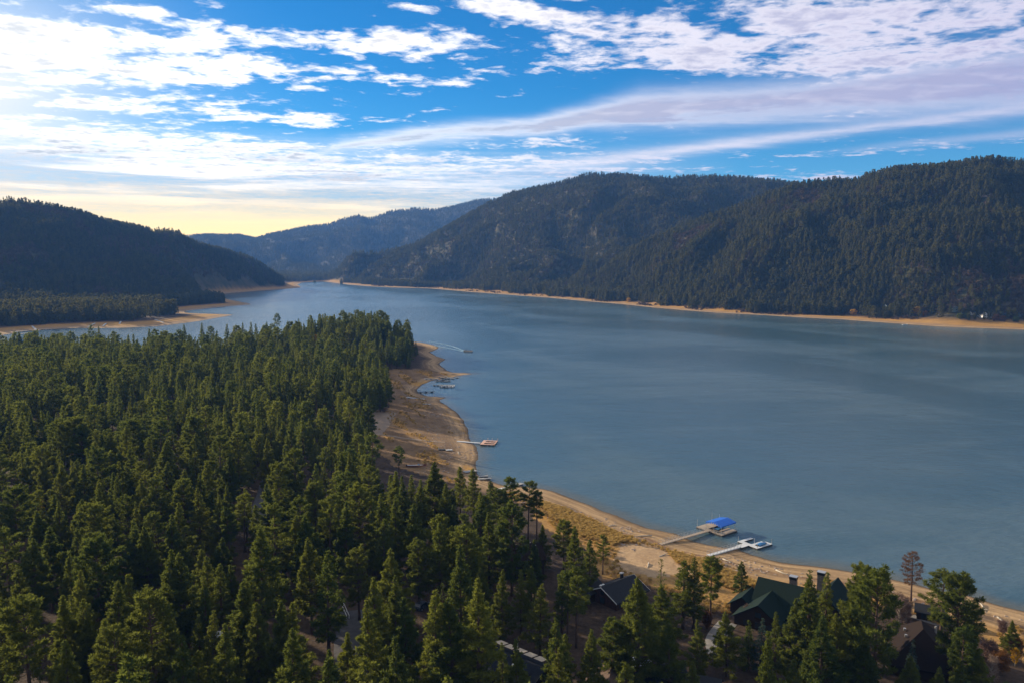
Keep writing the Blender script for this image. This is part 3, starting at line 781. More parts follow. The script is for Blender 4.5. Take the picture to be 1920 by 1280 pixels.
def rocks():
    g = np.random.default_rng(41); P, Sz = [], []
    for (px, py, spread, n, lo, hi) in [(1672, 333, 28, 70, 1.5, 4.5), (1590, 348, 18, 40, 1.5, 4), (1500, 545, 30, 60, 1.2, 3.4), (1545, 552, 30, 50, 1, 3), (1470, 549, 22, 30, 1, 2.6), (1545, 345, 10, 14, 1.5, 3.5), (1080, 548, 16, 14, 1, 2), (1120, 462, 30, 26, 1.5, 3.5), (1190, 470, 30, 26, 1.5, 3), (1330, 470, 60, 30, 1.2, 3), (1800, 365, 60, 50, 1.2, 3), (1760, 420, 60, 30, 1.2, 3)]:
        for _ in range(n):
            qx, qy = px + g.normal(0, spread), py + abs(g.normal(0, 5))
            x, y, z = hit(qx, qy, 0, 900, 3300, 260)
            if sdf(np.array([x]), np.array([y]))[0] < 40: continue
            P.append((x, y, z)); Sz.append(np.array([1, 1, .8]) * g.uniform(lo, hi))
    P = np.array(P); n = len(P)
    scatter('granite_boulders', SRC_ROCK, P, g.uniform(0, 6.28, n), np.array(Sz), g.integers(0, 3, n), 'pale granite boulders and outcrops on the dark hillside', 'boulders')
rocks()

# ------------------------------------------------------------------ pines of the near forest
# photo pixel of the tip, kind, height in metres
TIPS = [
 # lake side, right half
 (960, 897, 'open', 25), (991, 904, 'open', 25), (1008, 921, 'open', 24), (1057, 978, 'round', 19), (1078, 986, 'cone', 17), (1016, 983, 'cone', 13), (1106, 1011, 'slim', 16), (1131, 1002, 'open', 16),
 (1085, 1068, 'round', 24), (1199, 1084, 'cone', 24), (1240, 1046, 'sparse', 20), (1243, 1093, 'cone', 17), (1284, 1050, 'slim', 22), (1303, 1046, 'slim', 22), (1333, 1045, 'round', 22), (1391, 1052, 'slim', 16),
 (1257, 1164, 'cone', 17), (1309, 1162, 'cone', 13), (1365, 1146, 'cone', 14), (1405, 1163, 'young', 11), (1428, 1159, 'spruce', 12), (1456, 1147, 'slim', 15), (1439, 1183, 'cedar', 17), (1490, 1122, 'cone', 19), (1487, 1236, 'slim', 13),
 (1518, 1066, 'sparse', 22), (1520, 1080, 'cone', 24), (1551, 1074, 'slim', 23), (1543, 1154, 'cone', 20), (1516, 1218, 'slim', 12), (1575, 1150, 'cone', 19), (1617, 1061, 'round', 22), (1648, 1073, 'round', 27), (1600, 1095, 'cone', 22), (1622, 1200, 'cone', 15),
 (1719, 1035, 'dead', 21), (1771, 1068, 'open', 31), (1800, 1082, 'round', 24), (1820, 1140, 'cone', 17), (1828, 1185, 'cone', 16), (1808, 1180, 'round', 17), (1897, 1160, 'cone', 10), (1712, 1198, 'spruce', 10), (1762, 1250, 'cone', 11), (1802, 1238, 'cone', 12), (1844, 1235, 'cone', 12),
 (977, 1068, 'slim', 15), (997, 1062, 'slim', 15), (1013, 1096, 'cone', 16), (941, 1068, 'cone', 17), (1061, 1188, 'slim', 14), (1169, 1245, 'round', 14), (1199, 1250, 'young', 8), (1110, 1180, 'cone', 16), (1150, 1165, 'round', 15), (1045, 1160, 'cone', 18),
 # middle
 (888, 878, 'slim', 20), (921, 900, 'slim', 15), (938, 918, 'round', 16), (862, 874, 'slim', 19), (815, 868, 'cone', 24), (835, 905, 'cone', 20), (771, 890, 'slim', 21), (748, 836, 'open', 20), (740, 882, 'cone', 22), (774, 945, 'slim', 20), (715, 925, 'cone', 24),
 (701, 942, 'slim', 20), (672, 910, 'round', 24), (609, 933, 'cone', 20), (634, 928, 'slim', 20), (643, 891, 'cone', 20), (666, 890, 'slim', 18), (596, 884, 'slim', 17), (562, 930, 'open', 21), (512, 945, 'open', 24), (457, 925, 'open', 25), (487, 990, 'cone', 26),
 (612, 1034, 'slim', 24), (580, 1010, 'cone', 22), (671, 1030, 'round', 17), (702, 1082, 'cone', 22), (740, 1080, 'cone', 20), (784, 1012, 'round', 17), (823, 978, 'cone', 22), (863, 1022, 'cone', 24), (897, 1083, 'cone', 28), (815, 1109, 'slim', 25), (760, 1120, 'cone', 20), (899, 935, 'cone', 20),
 (960, 945, 'round', 24), (917, 960, 'cone', 21), (1003, 1010, 'cone', 14), (545, 1130, 'cone', 21), (524, 1128, 'cone', 21), (531, 1196, 'cone', 14), (481, 1130, 'slim', 20), (459, 1090, 'cone', 22), (765, 1248, 'round', 12), (850, 1120, 'cone', 24), (690, 1125, 'cone', 22),
 # left
 (12, 990, 'open', 22), (45, 1117, 'round', 24), (119, 1116, 'cone', 20), (153, 1124, 'slim', 19), (160, 1147, 'cone', 17), (184, 900, 'cone', 18), (72, 958, 'cone', 19), (109, 938, 'cone', 20), (153, 936, 'cone', 20), (178, 946, 'round', 20), (180, 1014, 'round', 24), (91, 986, 'cone', 21), (219, 1090, 'cone', 21),
 (241, 1076, 'slim', 20), (281, 1112, 'round', 24), (275, 1096, 'slim', 19), (319, 964, 'cone', 21), (319, 1030, 'cone', 23), (344, 1036, 'cone', 22), (387, 1042, 'slim', 17), (412, 1058, 'slim', 17), (381, 1080, 'slim', 16), (400, 1145, 'slim', 15), (387, 1215, 'young', 11), (209, 1198, 'cone', 14),
 (237, 932, 'round', 17), (266, 941, 'cone', 15), (344, 880, 'cone', 20), (372, 914, 'cone', 21), (425, 910, 'cone', 17), (453, 1090, 'cone', 22), (250, 986, 'cone', 19), (272, 986, 'cone', 20), (195, 1000, 'slim', 18), (60, 1010, 'cone', 21), (130, 1035, 'cone', 20), (36, 1060, 'cone', 19),
 # upper forest
 (145, 737, 'cone', 17), (190, 755, 'cone', 20), (233, 770, 'slim', 13), (265, 752, 'round', 17), (320, 760, 'round', 18), (346, 751, 'slim', 17), (385, 741, 'cone', 18), (400, 790, 'cone', 21), (450, 785, 'cone', 24), (110, 786, 'round', 24), (137, 784, 'round', 25), (92, 771, 'cone', 21),
 (235, 797, 'slim', 24), (277, 820, 'slim', 20), (310, 826, 'cone', 22), (365, 812, 'cone', 20), (40, 725, 'slim', 16), (120, 727, 'cone', 17), (375, 707, 'cone', 15), (425, 690, 'round', 18), (455, 714, 'slim', 14), (55, 775, 'cone', 20), (15, 790, 'cone', 20), (430, 748, 'cone', 18), (500, 822, 'cone', 20), (545, 782, 'cone', 24), (527, 790, 'cone', 20), (620, 805, 'slim', 19),
 (460, 770, 'cone', 18), (480, 775, 'slim', 15), (641, 812, 'cone', 18), (670, 815, 'open', 20), (590, 820, 'cone', 16), (655, 850, 'cone', 20),
 # peninsula and the far edge of the forest
 (519, 588, 'open', 26), (480, 607, 'slim', 20), (500, 604, 'cone', 22), (540, 602, 'cone', 20), (560, 598, 'cone', 22), (582, 592, 'round', 24), (610, 598, 'slim', 20), (627, 592, 'cone', 22), (648, 588, 'round', 26), (665, 590, 'cone', 24), (680, 586, 'round', 26), (695, 594, 'cone', 22),
 (713, 584, 'round', 28), (727, 600, 'cone', 22), (740, 606, 'cone', 22), (752, 612, 'slim', 22), (764, 606, 'slim', 24), (773, 626, 'cone', 20), (780, 640, 'young', 14), (705, 612, 'cone', 24), (655, 690, 'round', 23), (683, 668, 'slim', 20), (703, 690, 'round', 20), (712, 708, 'cone', 20), (690, 740, 'cone', 22), (675, 755, 'cone', 18), (648, 715, 'slim', 18), (610, 700, 'cone', 18), (665, 790, 'slim', 17), (630, 770, 'slim', 18),
 (170, 610, 'round', 25), (185, 612, 'cone', 24), (100, 626, 'round', 22), (70, 618, 'cone', 24), (215, 622, 'cone', 21), (240, 628, 'cone', 20), (280, 617, 'cone', 22), (345, 609, 'cone', 23), (378, 606, 'cone', 24), (395, 613, 'round', 23), (425, 608, 'cone', 23), (455, 606, 'sparse', 24), (470, 604, 'slim', 24), (20, 634, 'cone', 21),
]
SPECIAL = [  # yellow aspens, bare birches
 (589, 628, 'aspen', 11), (585, 640, 'aspen', 8), (70, 932, 'aspen', 8), (84, 895, 'aspen', 7), (1688, 1118, 'birch', 9), (1700, 1135, 'birch', 7), (1860, 1232, 'birch', 6), (1845, 1245, 'birch', 5), (1905, 1215, 'aspen', 4)]
def clear_of_buildings(x, y, pad=0.0):
    for bx, by, br in CLEAR:
        if (x - bx) ** 2 + (y - by) ** 2 < (br + pad) ** 2: return False
    return True
CLEAR = []
def reserve(px, py, rad):
    x, y, z = hit(px, py); CLEAR.append((x, y, rad)); return x, y, z
# openings in the wood: houses, yards and drives are looked into along the sight line from above
for px, py, rr in [(1465, 1150, 13), (1440, 1190, 7), (1560, 1120, 9), (1160, 1112, 9), (1120, 1100, 7), (985, 1056, 7), (980, 1262, 10), (1730, 1240, 11), (1205, 1245, 6), (1200, 1285, 9), (600, 800, 9), (409, 762, 7), (395, 1205, 6), (1335, 1190, 4), (1345, 1220, 4), (656, 1165, 8), (652, 1200, 7), (655, 1240, 6), (495, 945, 8), (500, 925, 7), (486, 968, 7), (480, 985, 6), (690, 800, 10), (650, 760, 6), (1290, 1272, 8), (665, 785, 7), (1800, 1150, 6), (1700, 1150, 6)]:
    reserve(px, py, rr)

WIDER = {(1771, 1068): 1.45, (1199, 1084): 1.15, (1333, 1045): 1.1, (1284, 1050): 1.35, (1303, 1046): 1.2, (1057, 978): 1.25, (1085, 1068): 1.2, (1391, 1052): 1.25, (1720, 1035): 1.2}
BASES = {(1771, 1068): (1762, 1218), (1719, 1035): (1702, 1125), (1897, 1160): (1895, 1232), (1131, 1002): (1130, 1076), (1284, 1050): (1279, 1178), (1333, 1045): (1333, 1169), (1391, 1052): (1391, 1128), (991, 904): (990, 1012), (960, 897): (958, 1008), (1008, 921): (1005, 1016),
         (1057, 978): (1057, 1068), (1085, 1068): (1077, 1170), (748, 836): (748, 892), (457, 925): (457, 1035), (1243, 1093): (1242, 1225), (1303, 1046): (1300, 1178)}
placed = []      # x, y, z, kind, height
def put(px, py, kind, hgt):
    if (px, py) in BASES:
        x, y, z = hit(*BASES[(px, py)]); d = ray(px, py); r = math.hypot(x, y)
        hgt = H_CAM + r * d[2] / math.hypot(d[0], d[1]) - z; f = r / math.hypot(d[0], d[1]); x, y = (x + d[0] * f) / 2, (y + d[1] * f) / 2
    else: x, y, z = hit(px, py, hgt, 100, 1100, 420)
    placed.append((x, y, z, kind, hgt))
for t in TIPS: put(*t)
for t in SPECIAL: put(*t)
gf = np.random.default_rng(77)
cell = 8.0
xs_, ys_ = np.meshgrid(np.arange(-640, 260, cell), np.arange(60, 840, cell))
cx = xs_.ravel() + gf.uniform(-.46, .46, xs_.size) * cell; cy = ys_.ravel() + gf.uniform(-.46, .46, xs_.size) * cell
azc = np.degrees(np.arctan2(cx, cy))
ok = (azc > -38) & (azc < 37)
cx, cy = cx[ok], cy[ok]
cz, cs, _ = ground_parts(cx, cy)
ok = poly_mask(cx, cy, NEAR_POLY) & (cs > 26) & ~poly_mask(cx, cy, FIELD) & ~poly_mask(cx, cy, BEACH)
ok &= gf.random(len(cx)) < (.90 + .5 * fbm(cx, cy, 45, 2))
cx, cy, cz = cx[ok], cy[ok], cz[ok]
hand = np.array([(p[0], p[1]) for p in placed])
kinds = ['cone'] * 13 + ['round'] * 4 + ['slim'] * 6 + ['open'] * 3 + ['young'] * 3 + ['sparse']
for x, y, z in zip(cx, cy, cz):
    d2 = ((hand[:, 0] - x) ** 2 + (hand[:, 1] - y) ** 2).min()
    if d2 < 5.0 ** 2 or not clear_of_buildings(x, y, 3.0): continue
    k = kinds[gf.integers(len(kinds))]
    r = math.hypot(x, y)
    hgt = {'cone': 19, 'round': 20.5, 'slim': 16.5, 'open': 21.5, 'young': 10.5, 'sparse': 17}[k] * gf.uniform(.72, 1.18) * (1.10 if r > 450 else 1.0)
    px, py, f = project(x, y, z + hgt)
    qx, qy, _f = project(x, y, z)
    if px < -120 or px > 2040 or f < 60: continue
    # keep the sight lines to the open beach and the houses free of chance trees
    if px > 900 and y < 330:
        if px > 1120 and hgt > 13 and gf.random() < .55: continue
        hgt = min(hgt, 15 + (1120 - px) * .02) if px < 1120 else min(hgt, 12.5)
        px, py, f = project(x, y, z + hgt)
        lim = np.interp(px, [900, 1000, 1050, 1140, 1240, 1340, 1400, 1500, 1600, 1700, 1850, 2000], [890, 930, 1010, 1090, 1130, 1130, 1165, 1180, 1150, 1210, 1240, 1260])
        if py < lim: continue
    if px < 900 and px > 560:
        lim = np.interp(px, [560, 690, 700, 760, 800, 870, 900], [0, 0, 850, 880, 900, 905, 905])
        if r < 420 and py < lim: continue
    placed.append((x, y, z, k, hgt))

# the trees that show largest become things of their own, the rest one wood
def apparent(p):
    px, py, f = project(p[0], p[1], p[2] + p[4] * .65)
    inside = -30 < px < 1950 and py < 1290
    return (p[4] / f) * (1 if inside else .02)
nh = len(TIPS) + len(SPECIAL)
PINES = ('cone', 'round', 'slim', 'open', 'young', 'sparse')
order = sorted(range(len(placed)), key=lambda i: -apparent(placed[i]) * (1.6 if i < nh else 1.0) - (10 if placed[i][3] not in PINES else 0))
own = order[:300 + 9 + 6]
rest = order[300 + 9 + 6:]
CAT = {'cone': ('pine_tree', 'tree'), 'round': ('pine_tree', 'tree'), 'open': ('pine_tree', 'tree'), 'slim': ('pine_tree', 'tree'), 'young': ('pine_tree', 'tree'), 'sparse': ('pine_tree', 'tree'), 'dead': ('dead_pine_tree', 'tree'),
       'spruce': ('spruce_tree', 'tree'), 'cedar': ('cedar_tree', 'tree'), 'aspen': ('aspen_tree', 'tree'), 'birch': ('birch_tree', 'tree')}
trees = []
for i in own:
    x, y, z, k, hgt = placed[i]
    vi = int(gf.integers(len(TREE[k])))
    h0, tm, cm, r0 = TREE[k][vi]
    o = link(CAT[k][0], None, None, (x, y, z - .1), float(gf.uniform(0, 6.28)))
    sx = hgt / h0
    wd = sx * float(gf.uniform(1.0, 1.22)) * (1.05 if hgt < 16 else 1)
    if i < len(TIPS): wd *= WIDER.get(TIPS[i][:2], 1.0)
    o.scale = (wd, wd, sx)
    o['category'] = CAT[k][1]
    o['group'] = 'pine trees of the near forest' if k in PINES else CAT[k][0].replace('_', ' ') + 's'
    link('trunk', tm, o); link('crown', cm, o)
    trees.append((o, x, y, z, k, hgt, r0 * wd))
idx_of = {'cone': (0, 4), 'round': (1, 5), 'slim': (2, 2), 'open': (3, 3), 'young': (4, 0)}
P, Sz, Ix = [], [], []
for i in rest:
    x, y, z, k, hgt = placed[i]
    P.append((x, y, z - .1)); w = hgt / 20 * gf.uniform(1.0, 1.3); Sz.append((w, w, hgt / 20)); Ix.append(idx_of.get(k, (0, 4))[int(gf.integers(2))])
scatter('pine_wood', SRC_MID, np.array(P), gf.uniform(0, 6.28, len(P)), np.array(Sz), np.array(Ix), 'dense pine wood filling the peninsula behind the nearest trees', 'trees')

# ------------------------------------------------------------------ a label for every pine: its look, and where it stands from the nearest landmark
LANDMARKS = [('the blue roofed dock', 1345, 985), ('the green roofed lodge', 1462, 1125), ('the pale trimmed house by the beach', 1158, 1100), ('the dark brown cabin', 985, 1045), ('the five tan awnings', 980, 1250), ('the brown shingled house', 1722, 1215),
             ('the rust brown dead pine', 1719, 1080), ('the curved pale drive', 1342, 1205), ('the grey lane', 655, 1215), ('the two white rails', 645, 1135), ('the white camper trailer', 395, 1198), ('the grey road in the wood', 495, 940), ('the low house at the meadow', 600, 800),
             ('the blue grey cabin', 410, 755), ('the yellow aspen', 588, 632), ('the sandy tip of the peninsula', 800, 655), ('the meadow footpath', 760, 822), ('the stranded red boat', 782, 873), ('the long ramp on the sand', 945, 915), ('the sandy clearing', 1210, 1045),
             ('the tan and navy roofs', 1190, 1268), ('the lower left corner', 0, 1280), ('the left edge of the wood', 0, 860), ('the lone skyline pine', 519, 612), ('the left shore marina', 45, 620), ('the white roofed house across', 216, 595), ('the cove docks', 835, 722), ('the lower right corner', 1920, 1280), ('the orange aspen', 72, 945)]
LOOK = {'cone': 'dense cone shaped pine', 'round': 'round topped pine', 'open': 'open crowned tall pine', 'slim': 'slim pointed pine', 'young': 'short bushy pine', 'sparse': 'thin half bare pine',
        'dead': 'rust brown dead pine', 'spruce': 'blue grey spruce', 'cedar': 'narrow yellow green cedar', 'aspen': 'golden aspen', 'birch': 'bare pale birch'}
DIRS = ['right of', 'upper right of', 'above', 'upper left of', 'left of', 'lower left of', 'below', 'lower right of']
ORD = ['nearest', 'second nearest', 'third nearest', 'fourth nearest', 'fifth nearest', 'sixth nearest', 'seventh nearest', 'eighth nearest']
cells = {}
for o, x, y, z, k, hgt, r in trees:
    px, py, f = project(x, y, z + hgt * .75)
    best = min(LANDMARKS, key=lambda l: (l[1] - px) ** 2 + (l[2] - py) ** 2 + (1e9 if k == 'dead' and 'dead' in l[0] or k == 'aspen' and 'aspen' in l[0] else 0))
    dx_, dy_ = px - best[1], best[2] - py
    dr = DIRS[int(round(math.degrees(math.atan2(dy_, dx_)) / 45)) % 8]
    size = '' if k == 'open' else '' if k in ('young', 'dead', 'spruce', 'cedar', 'aspen', 'birch', 'sparse') else 'tall ' if hgt > 20.5 else 'small ' if hgt < 15 else ''
    cells.setdefault((size + LOOK[k], dr, best[0]), []).append((math.hypot(dx_, dy_), o))
for (look, dr, lm), lst in cells.items():
    lst.sort(key=lambda q: q[0])
    for i, (d, o) in enumerate(lst):
        o['label'] = f'{look} {dr} {lm}' if len(lst) == 1 else f'{ORD[min(i, 7)]} {look} {dr} {lm}'

# ------------------------------------------------------------------ things on the shore and in the wood
M['tan_deck'] = plain('weathered_tan_deck', (.36, .29, .22), .8, .22, 2.5, streak=(.3, 4, 1))
M['grey_deck'] = plain('grey_deck', (.30, .30, .29), .75, .2, 2.5, streak=(.3, 4, 1))
M['white_deck'] = plain('pale_dock_deck', (.55, .57, .58), .6, .12, 2.5, streak=(.3, 4, 1))
M['pink_deck'] = plain('pinkish_deck', (.58, .36, .27), .75, .15, 2)
M['dark_side'] = plain('dark_float', (.03, .032, .036), .7, .3, 2)
M['metal'] = plain('galvanised_metal', (.50, .50, .49), .4, .15, 3, .6)
M['white_paint'] = plain('white_paint', (.74, .74, .72), .5, .08, 2)
M['blue_canvas'] = plain('blue_canvas', (.004, .105, .50), .6, .14, 1.2)
M['blue_cover'] = plain('blue_cover', (.03, .16, .36), .6, .3, 3)
def _rough(k): M[k].node_tree.nodes['Principled BSDF'].inputs['Specular IOR Level'].default_value = .12
M['green_roof'] = plain('green_shingles', (.005, .015, .012), .8, .35, 2.5, streak=(1, 1, 5))
M['dark_roof'] = plain('slate_shingles', (.024, .026, .031), .85, .3, 2.5, streak=(1, 1, 5))
M['brown_roof'] = plain('brown_shingles', (.017, .011, .009), .9, .35, 2.5, streak=(1, 1, 5))
M['navy_roof'] = plain('navy_shingles', (.014, .017, .025), .8, .35, 2.5, streak=(1, 1, 5))
M['tan_roof'] = plain('tan_shingles', (.10, .07, .058), .85, .25, 2.5)
M['log_wall'] = plain('brown_log_wall', (.034, .020, .013), .85, .3, 2, streak=(.4, .4, 6))
M['red_wall'] = plain('red_brown_wall', (.055, .026, .019), .85, .3, 2)
M['stone'] = plain('fieldstone', (.17, .135, .11), .9, .45, 3)
M['black_metal'] = plain('black_metal', (.02, .02, .022), .5, .2, 3, .4)
M['tan_cloth'] = plain('tan_cloth', (.46, .38, .28), .8, .1, 2)
M['teal_wall'] = plain('blue_grey_wall', (.09, .13, .15), .8, .2, 2)
M['asphalt'] = plain('grey_asphalt', (.085, .083, .088), .9, .25, .6)
M['concrete'] = plain('pale_concrete', (.19, .18, .17), .85, .18, .7)
M['dirt'] = plain('packed_dirt', (.24, .175, .12), .95, .2, .4)
M['red_hull'] = plain('faded_red_hull', (.16, .055, .035), .7, .3, 3)
M['glass'], _nt, _b = new_mat('window_glass'); _b.inputs['Base Color'].default_value = (.02, .03, .04, 1); _b.inputs['Roughness'].default_value = .12
M['tyre'] = plain('rubber', (.015, .015, .016), .9, .2, 4)

for k in ('green_roof', 'dark_roof', 'brown_roof', 'navy_roof', 'tan_roof', 'asphalt', 'log_wall', 'red_wall'): _rough(k)

# roads laid on the ground as ribbons
def ribbon(name, px, width, mat, label, lift=.05):
    c = np.array([hit(*q)[:2] for q in px])
    t = np.concatenate([[0], np.cumsum(np.linalg.norm(np.diff(c, axis=0), axis=1))])
    tt = np.linspace(0, t[-1], max(4, int(t[-1] / 1.5)))
    x = np.interp(tt, t, c[:, 0]); y = np.interp(tt, t, c[:, 1])
    k = np.ones(7) / 7
    if len(x) > 9:
        xs = np.convolve(np.pad(x, 3, 'edge'), k, 'valid'); ys = np.convolve(np.pad(y, 3, 'edge'), k, 'valid'); x, y = xs, ys
    d = np.stack([np.gradient(x), np.gradient(y)], 1); d = unit(d); nrm = np.stack([-d[:, 1], d[:, 0]], 1)
    cols = np.linspace(-.5, .5, 7) * width
    wv = 1 + .10 * vnoise(x, y, 6)[:, None]
    X = x[:, None] + nrm[:, :1] * cols * wv; Y = y[:, None] + nrm[:, 1:] * cols * wv
    Z = ground_parts(X, Y)[0] + lift + .10 * (1 - (np.abs(cols) * 2 / width) ** 4)
    V = np.stack([X, Y, Z], -1).reshape(-1, 3); n, m_ = X.shape
    i = (np.arange(n - 1)[:, None] * m_ + np.arange(m_ - 1)[None]).ravel()
    F = np.stack([i, i + 1, i + m_ + 1, i + m_], 1)
    return tag(link(name, np_mesh(name, V, [F], [mat], smooth=True)), label, kind='structure')
ribbon('road', [(470, 992), (486, 965), (497, 940), (504, 915), (512, 890), (530, 860), (560, 835)], 7.5, M['asphalt'], 'grey asphalt road between the pines')
ribbon('road', [(664, 1140), (656, 1165), (652, 1200), (655, 1240), (665, 1275), (672, 1330)], 6.0, M['asphalt'], 'grey lane leading down out of the picture')
ribbon('driveway', [(1368, 1163), (1354, 1180), (1338, 1194), (1338, 1210), (1350, 1232)], 4.4, M['concrete'], 'pale curved concrete drive by the lodge')
ribbon('path', [(700, 812), (740, 818), (790, 825), (840, 829)], 2.2, M['dirt'], 'pale footpath over the brown shore meadow')
ribbon('path', [(1700, 1150), (1740, 1164), (1790, 1178), (1830, 1190)], 3.0, M['concrete'], 'pale walk behind the brown roofed house')
ribbon('dirt_yard', [(690, 815), (702, 803), (712, 790), (722, 772)], 13, M['dirt'], 'pale dirt yard at the edge of the meadow')

U = np.array([.755, .655]); RZ_U = math.atan2(.655, .755)

def gangway(label, p0, p1, z0, z1, w, mat, nposts, rail=True, name='gangway', group=None):
    """walkway with posts and rails from the land end to the dock end"""
    p0, p1 = np.array(p0), np.array(p1); L = float(np.linalg.norm(p1 - p0)); rz = math.atan2(*(p1 - p0)[::-1])
    t = thing(name, label, 'gangway', (p0[0], p0[1], z0), rz, group)
    sl = (z1 - z0) / L
    d = MB()
    n = max(4, int(L / .5))
    for i in range(n):
        xx = (i + .5) * L / n; d.box((xx, 0, sl * xx), (L / n * .9, w, .08))
    for sy in (-1, 1): d.slab([(0, sy * w / 2 - .06, -.03), (L, sy * w / 2 - .06, L * sl - .03), (L, sy * w / 2 + .06, L * sl - .03), (0, sy * w / 2 + .06, -.03)], .22)
    d.build('walkway', mat, t)
    if rail:
        for sy in (-1, 1):
            r = MB()
            for i in range(nposts + 1):
                xx = L * i / nposts; zb = sl * xx
                r.tube([(xx, sy * w / 2, zb), (xx + .25, sy * (w / 2 + .12), zb + 1.1)], .045, 5)
            for hh in (.6, 1.1): r.tube([(hh * .2, sy * (w / 2 + hh * .11), hh), (L + hh * .2, sy * (w / 2 + hh * .11), L * sl + hh)], .035, 5)
            r.build('railing', M['metal'], t)
    return t

# --- covered dock
L0, B0, R0 = gz(1305.3, 987, .6), gz(1353.4, 1003.5, .6), gz(1379.8, 993.3, .6)
def frame_of(a, b): d = b - a; return math.atan2(d[1], d[0]), float(np.linalg.norm(d))
rzv, LV = frame_of(L0, B0)
rzu = rzv + R(90); LU = float(np.linalg.norm(R0 - B0))
t = thing('covered_dock', 'tan floating dock under a bright blue canopy roof', 'dock', (L0[0], L0[1], 0), rzv)
# local axes: x along the shore side (left to right), y out into the lake
d = MB()
def planks(mb, x0, x1, y0, y1, z, th=.09, step=.32, along='y'):
    if along == 'y':
        n = max(2, int((x1 - x0) / step))
        for i in range(n): mb.box((x0 + (i + .5) * (x1 - x0) / n, (y0 + y1) / 2, z), ((x1 - x0) / n * .93, y1 - y0, th))
    else:
        n = max(2, int((y1 - y0) / step))
        for i in range(n): mb.box(((x0 + x1) / 2, y0 + (i + .5) * (y1 - y0) / n, z), (x1 - x0, (y1 - y0) / n * .93, th))
planks(d, 0, LV, 0, 1.9, .62); planks(d, 0, 3.6, 1.9, LU, .62); planks(d, LV - 2.0, LV, 1.9, LU, .62); planks(d, 7.2, 8.0, 1.9, LU, .62)
d.build('deck', M['tan_deck'], t)
f = MB()
for x0, x1, y0, y1 in [(0, LV, .05, 1.85), (.05, 3.5, 1.95, LU - .05), (LV - 1.95, LV - .05, 1.95, LU - .05)]: f.box(((x0 + x1) / 2, (y0 + y1) / 2, .27), (x1 - x0, y1 - y0, .56))
f.build('float', M['dark_side'], t)
cx0, cx1, cy0, cy1 = 3.3, LV - .9, .9, LU + .4
zr, ze = 3.95, 3.25
cn = MB(); xm = (cx0 + cx1) / 2
cn.slab([(cx0, cy0, ze), (xm, cy0, zr), (xm, cy1, zr), (cx0, cy1, ze)][::-1], .07)
cn.slab([(xm, cy0, zr), (cx1, cy0, ze), (cx1, cy1, ze), (xm, cy1, zr)][::-1], .07)
for yy in (cy0 + .01, cy1 - .01):
    for k in range(8):
        x0 = cx0 + (cx1 - cx0) * k / 8; x1 = cx0 + (cx1 - cx0) * (k + .92) / 8
        top = lambda q: ze + (zr - ze) * (1 - abs(q - xm) / (cx1 - xm)) - .03
        cn.add([(x0, yy, top(x0)), (x1, yy, top(x1)), ((x0 + x1) / 2 + .3, yy, top(x1) - .62), ((x0 + x1) / 2 - .3, yy, top(x0) - .62)], [(0, 1, 2, 3)])
for xx in (cx0, cx1): cn.slab([(xx - .03, cy0, ze), (xx + .03, cy0, ze), (xx + .03, cy1, ze), (xx - .03, cy1, ze)], .38)
cn.build('canopy', M['blue_canvas'], t)
for xx in (cx0 + .2, xm, cx1 - .2):
    for yy in (cy0 + .2, cy1 - .4):
        MB().tube([(xx, yy, .2), (xx, yy, ze + (zr - ze) * (1 - abs(xx - xm) / (cx1 - xm)) - .05)], .07, 6).build('post', M['metal'], t)
r = MB()
for xx in np.linspace(LV - 3.6, LV - .1, 6): r.tube([(xx, .08, .66), (xx, .08, 1.6)], .03, 5)
for yy in np.linspace(.1, LU - .1, 7): r.tube([(LV - .08, yy, .66), (LV - .08, yy, 1.6)], .03, 5)
for hh in (1.15, 1.6): r.tube([(LV - 3.6, .08, hh), (LV - .08, .08, hh), (LV - .08, LU - .1, hh)], .028, 5)
r.build('railing', M['metal'], t)
MB().box((LV - 3.2, 1.2, 1.0), (1.9, .8, .7)).box((LV - 3.2, 1.2, 1.38), (2.0, .9, .08)).build('bench', M['dark_side'], t)
for q, (xx, yy) in enumerate([(.2, .3), (.3, LU - .3), (3.4, LU - .2)]): MB().tube([(xx, yy, -1.5), (xx, yy, 4.4 if q else 3.4)], .06, 6).build('mooring_pole', M['metal'], t)
gangway('tan railed gangway from the beach up to the blue roofed dock', hit(1238, 1020)[:2], gz(1331.5, 992.5, .7), hit(1238, 1020)[2] + .15, .72, 1.35, M['tan_deck'], 16)
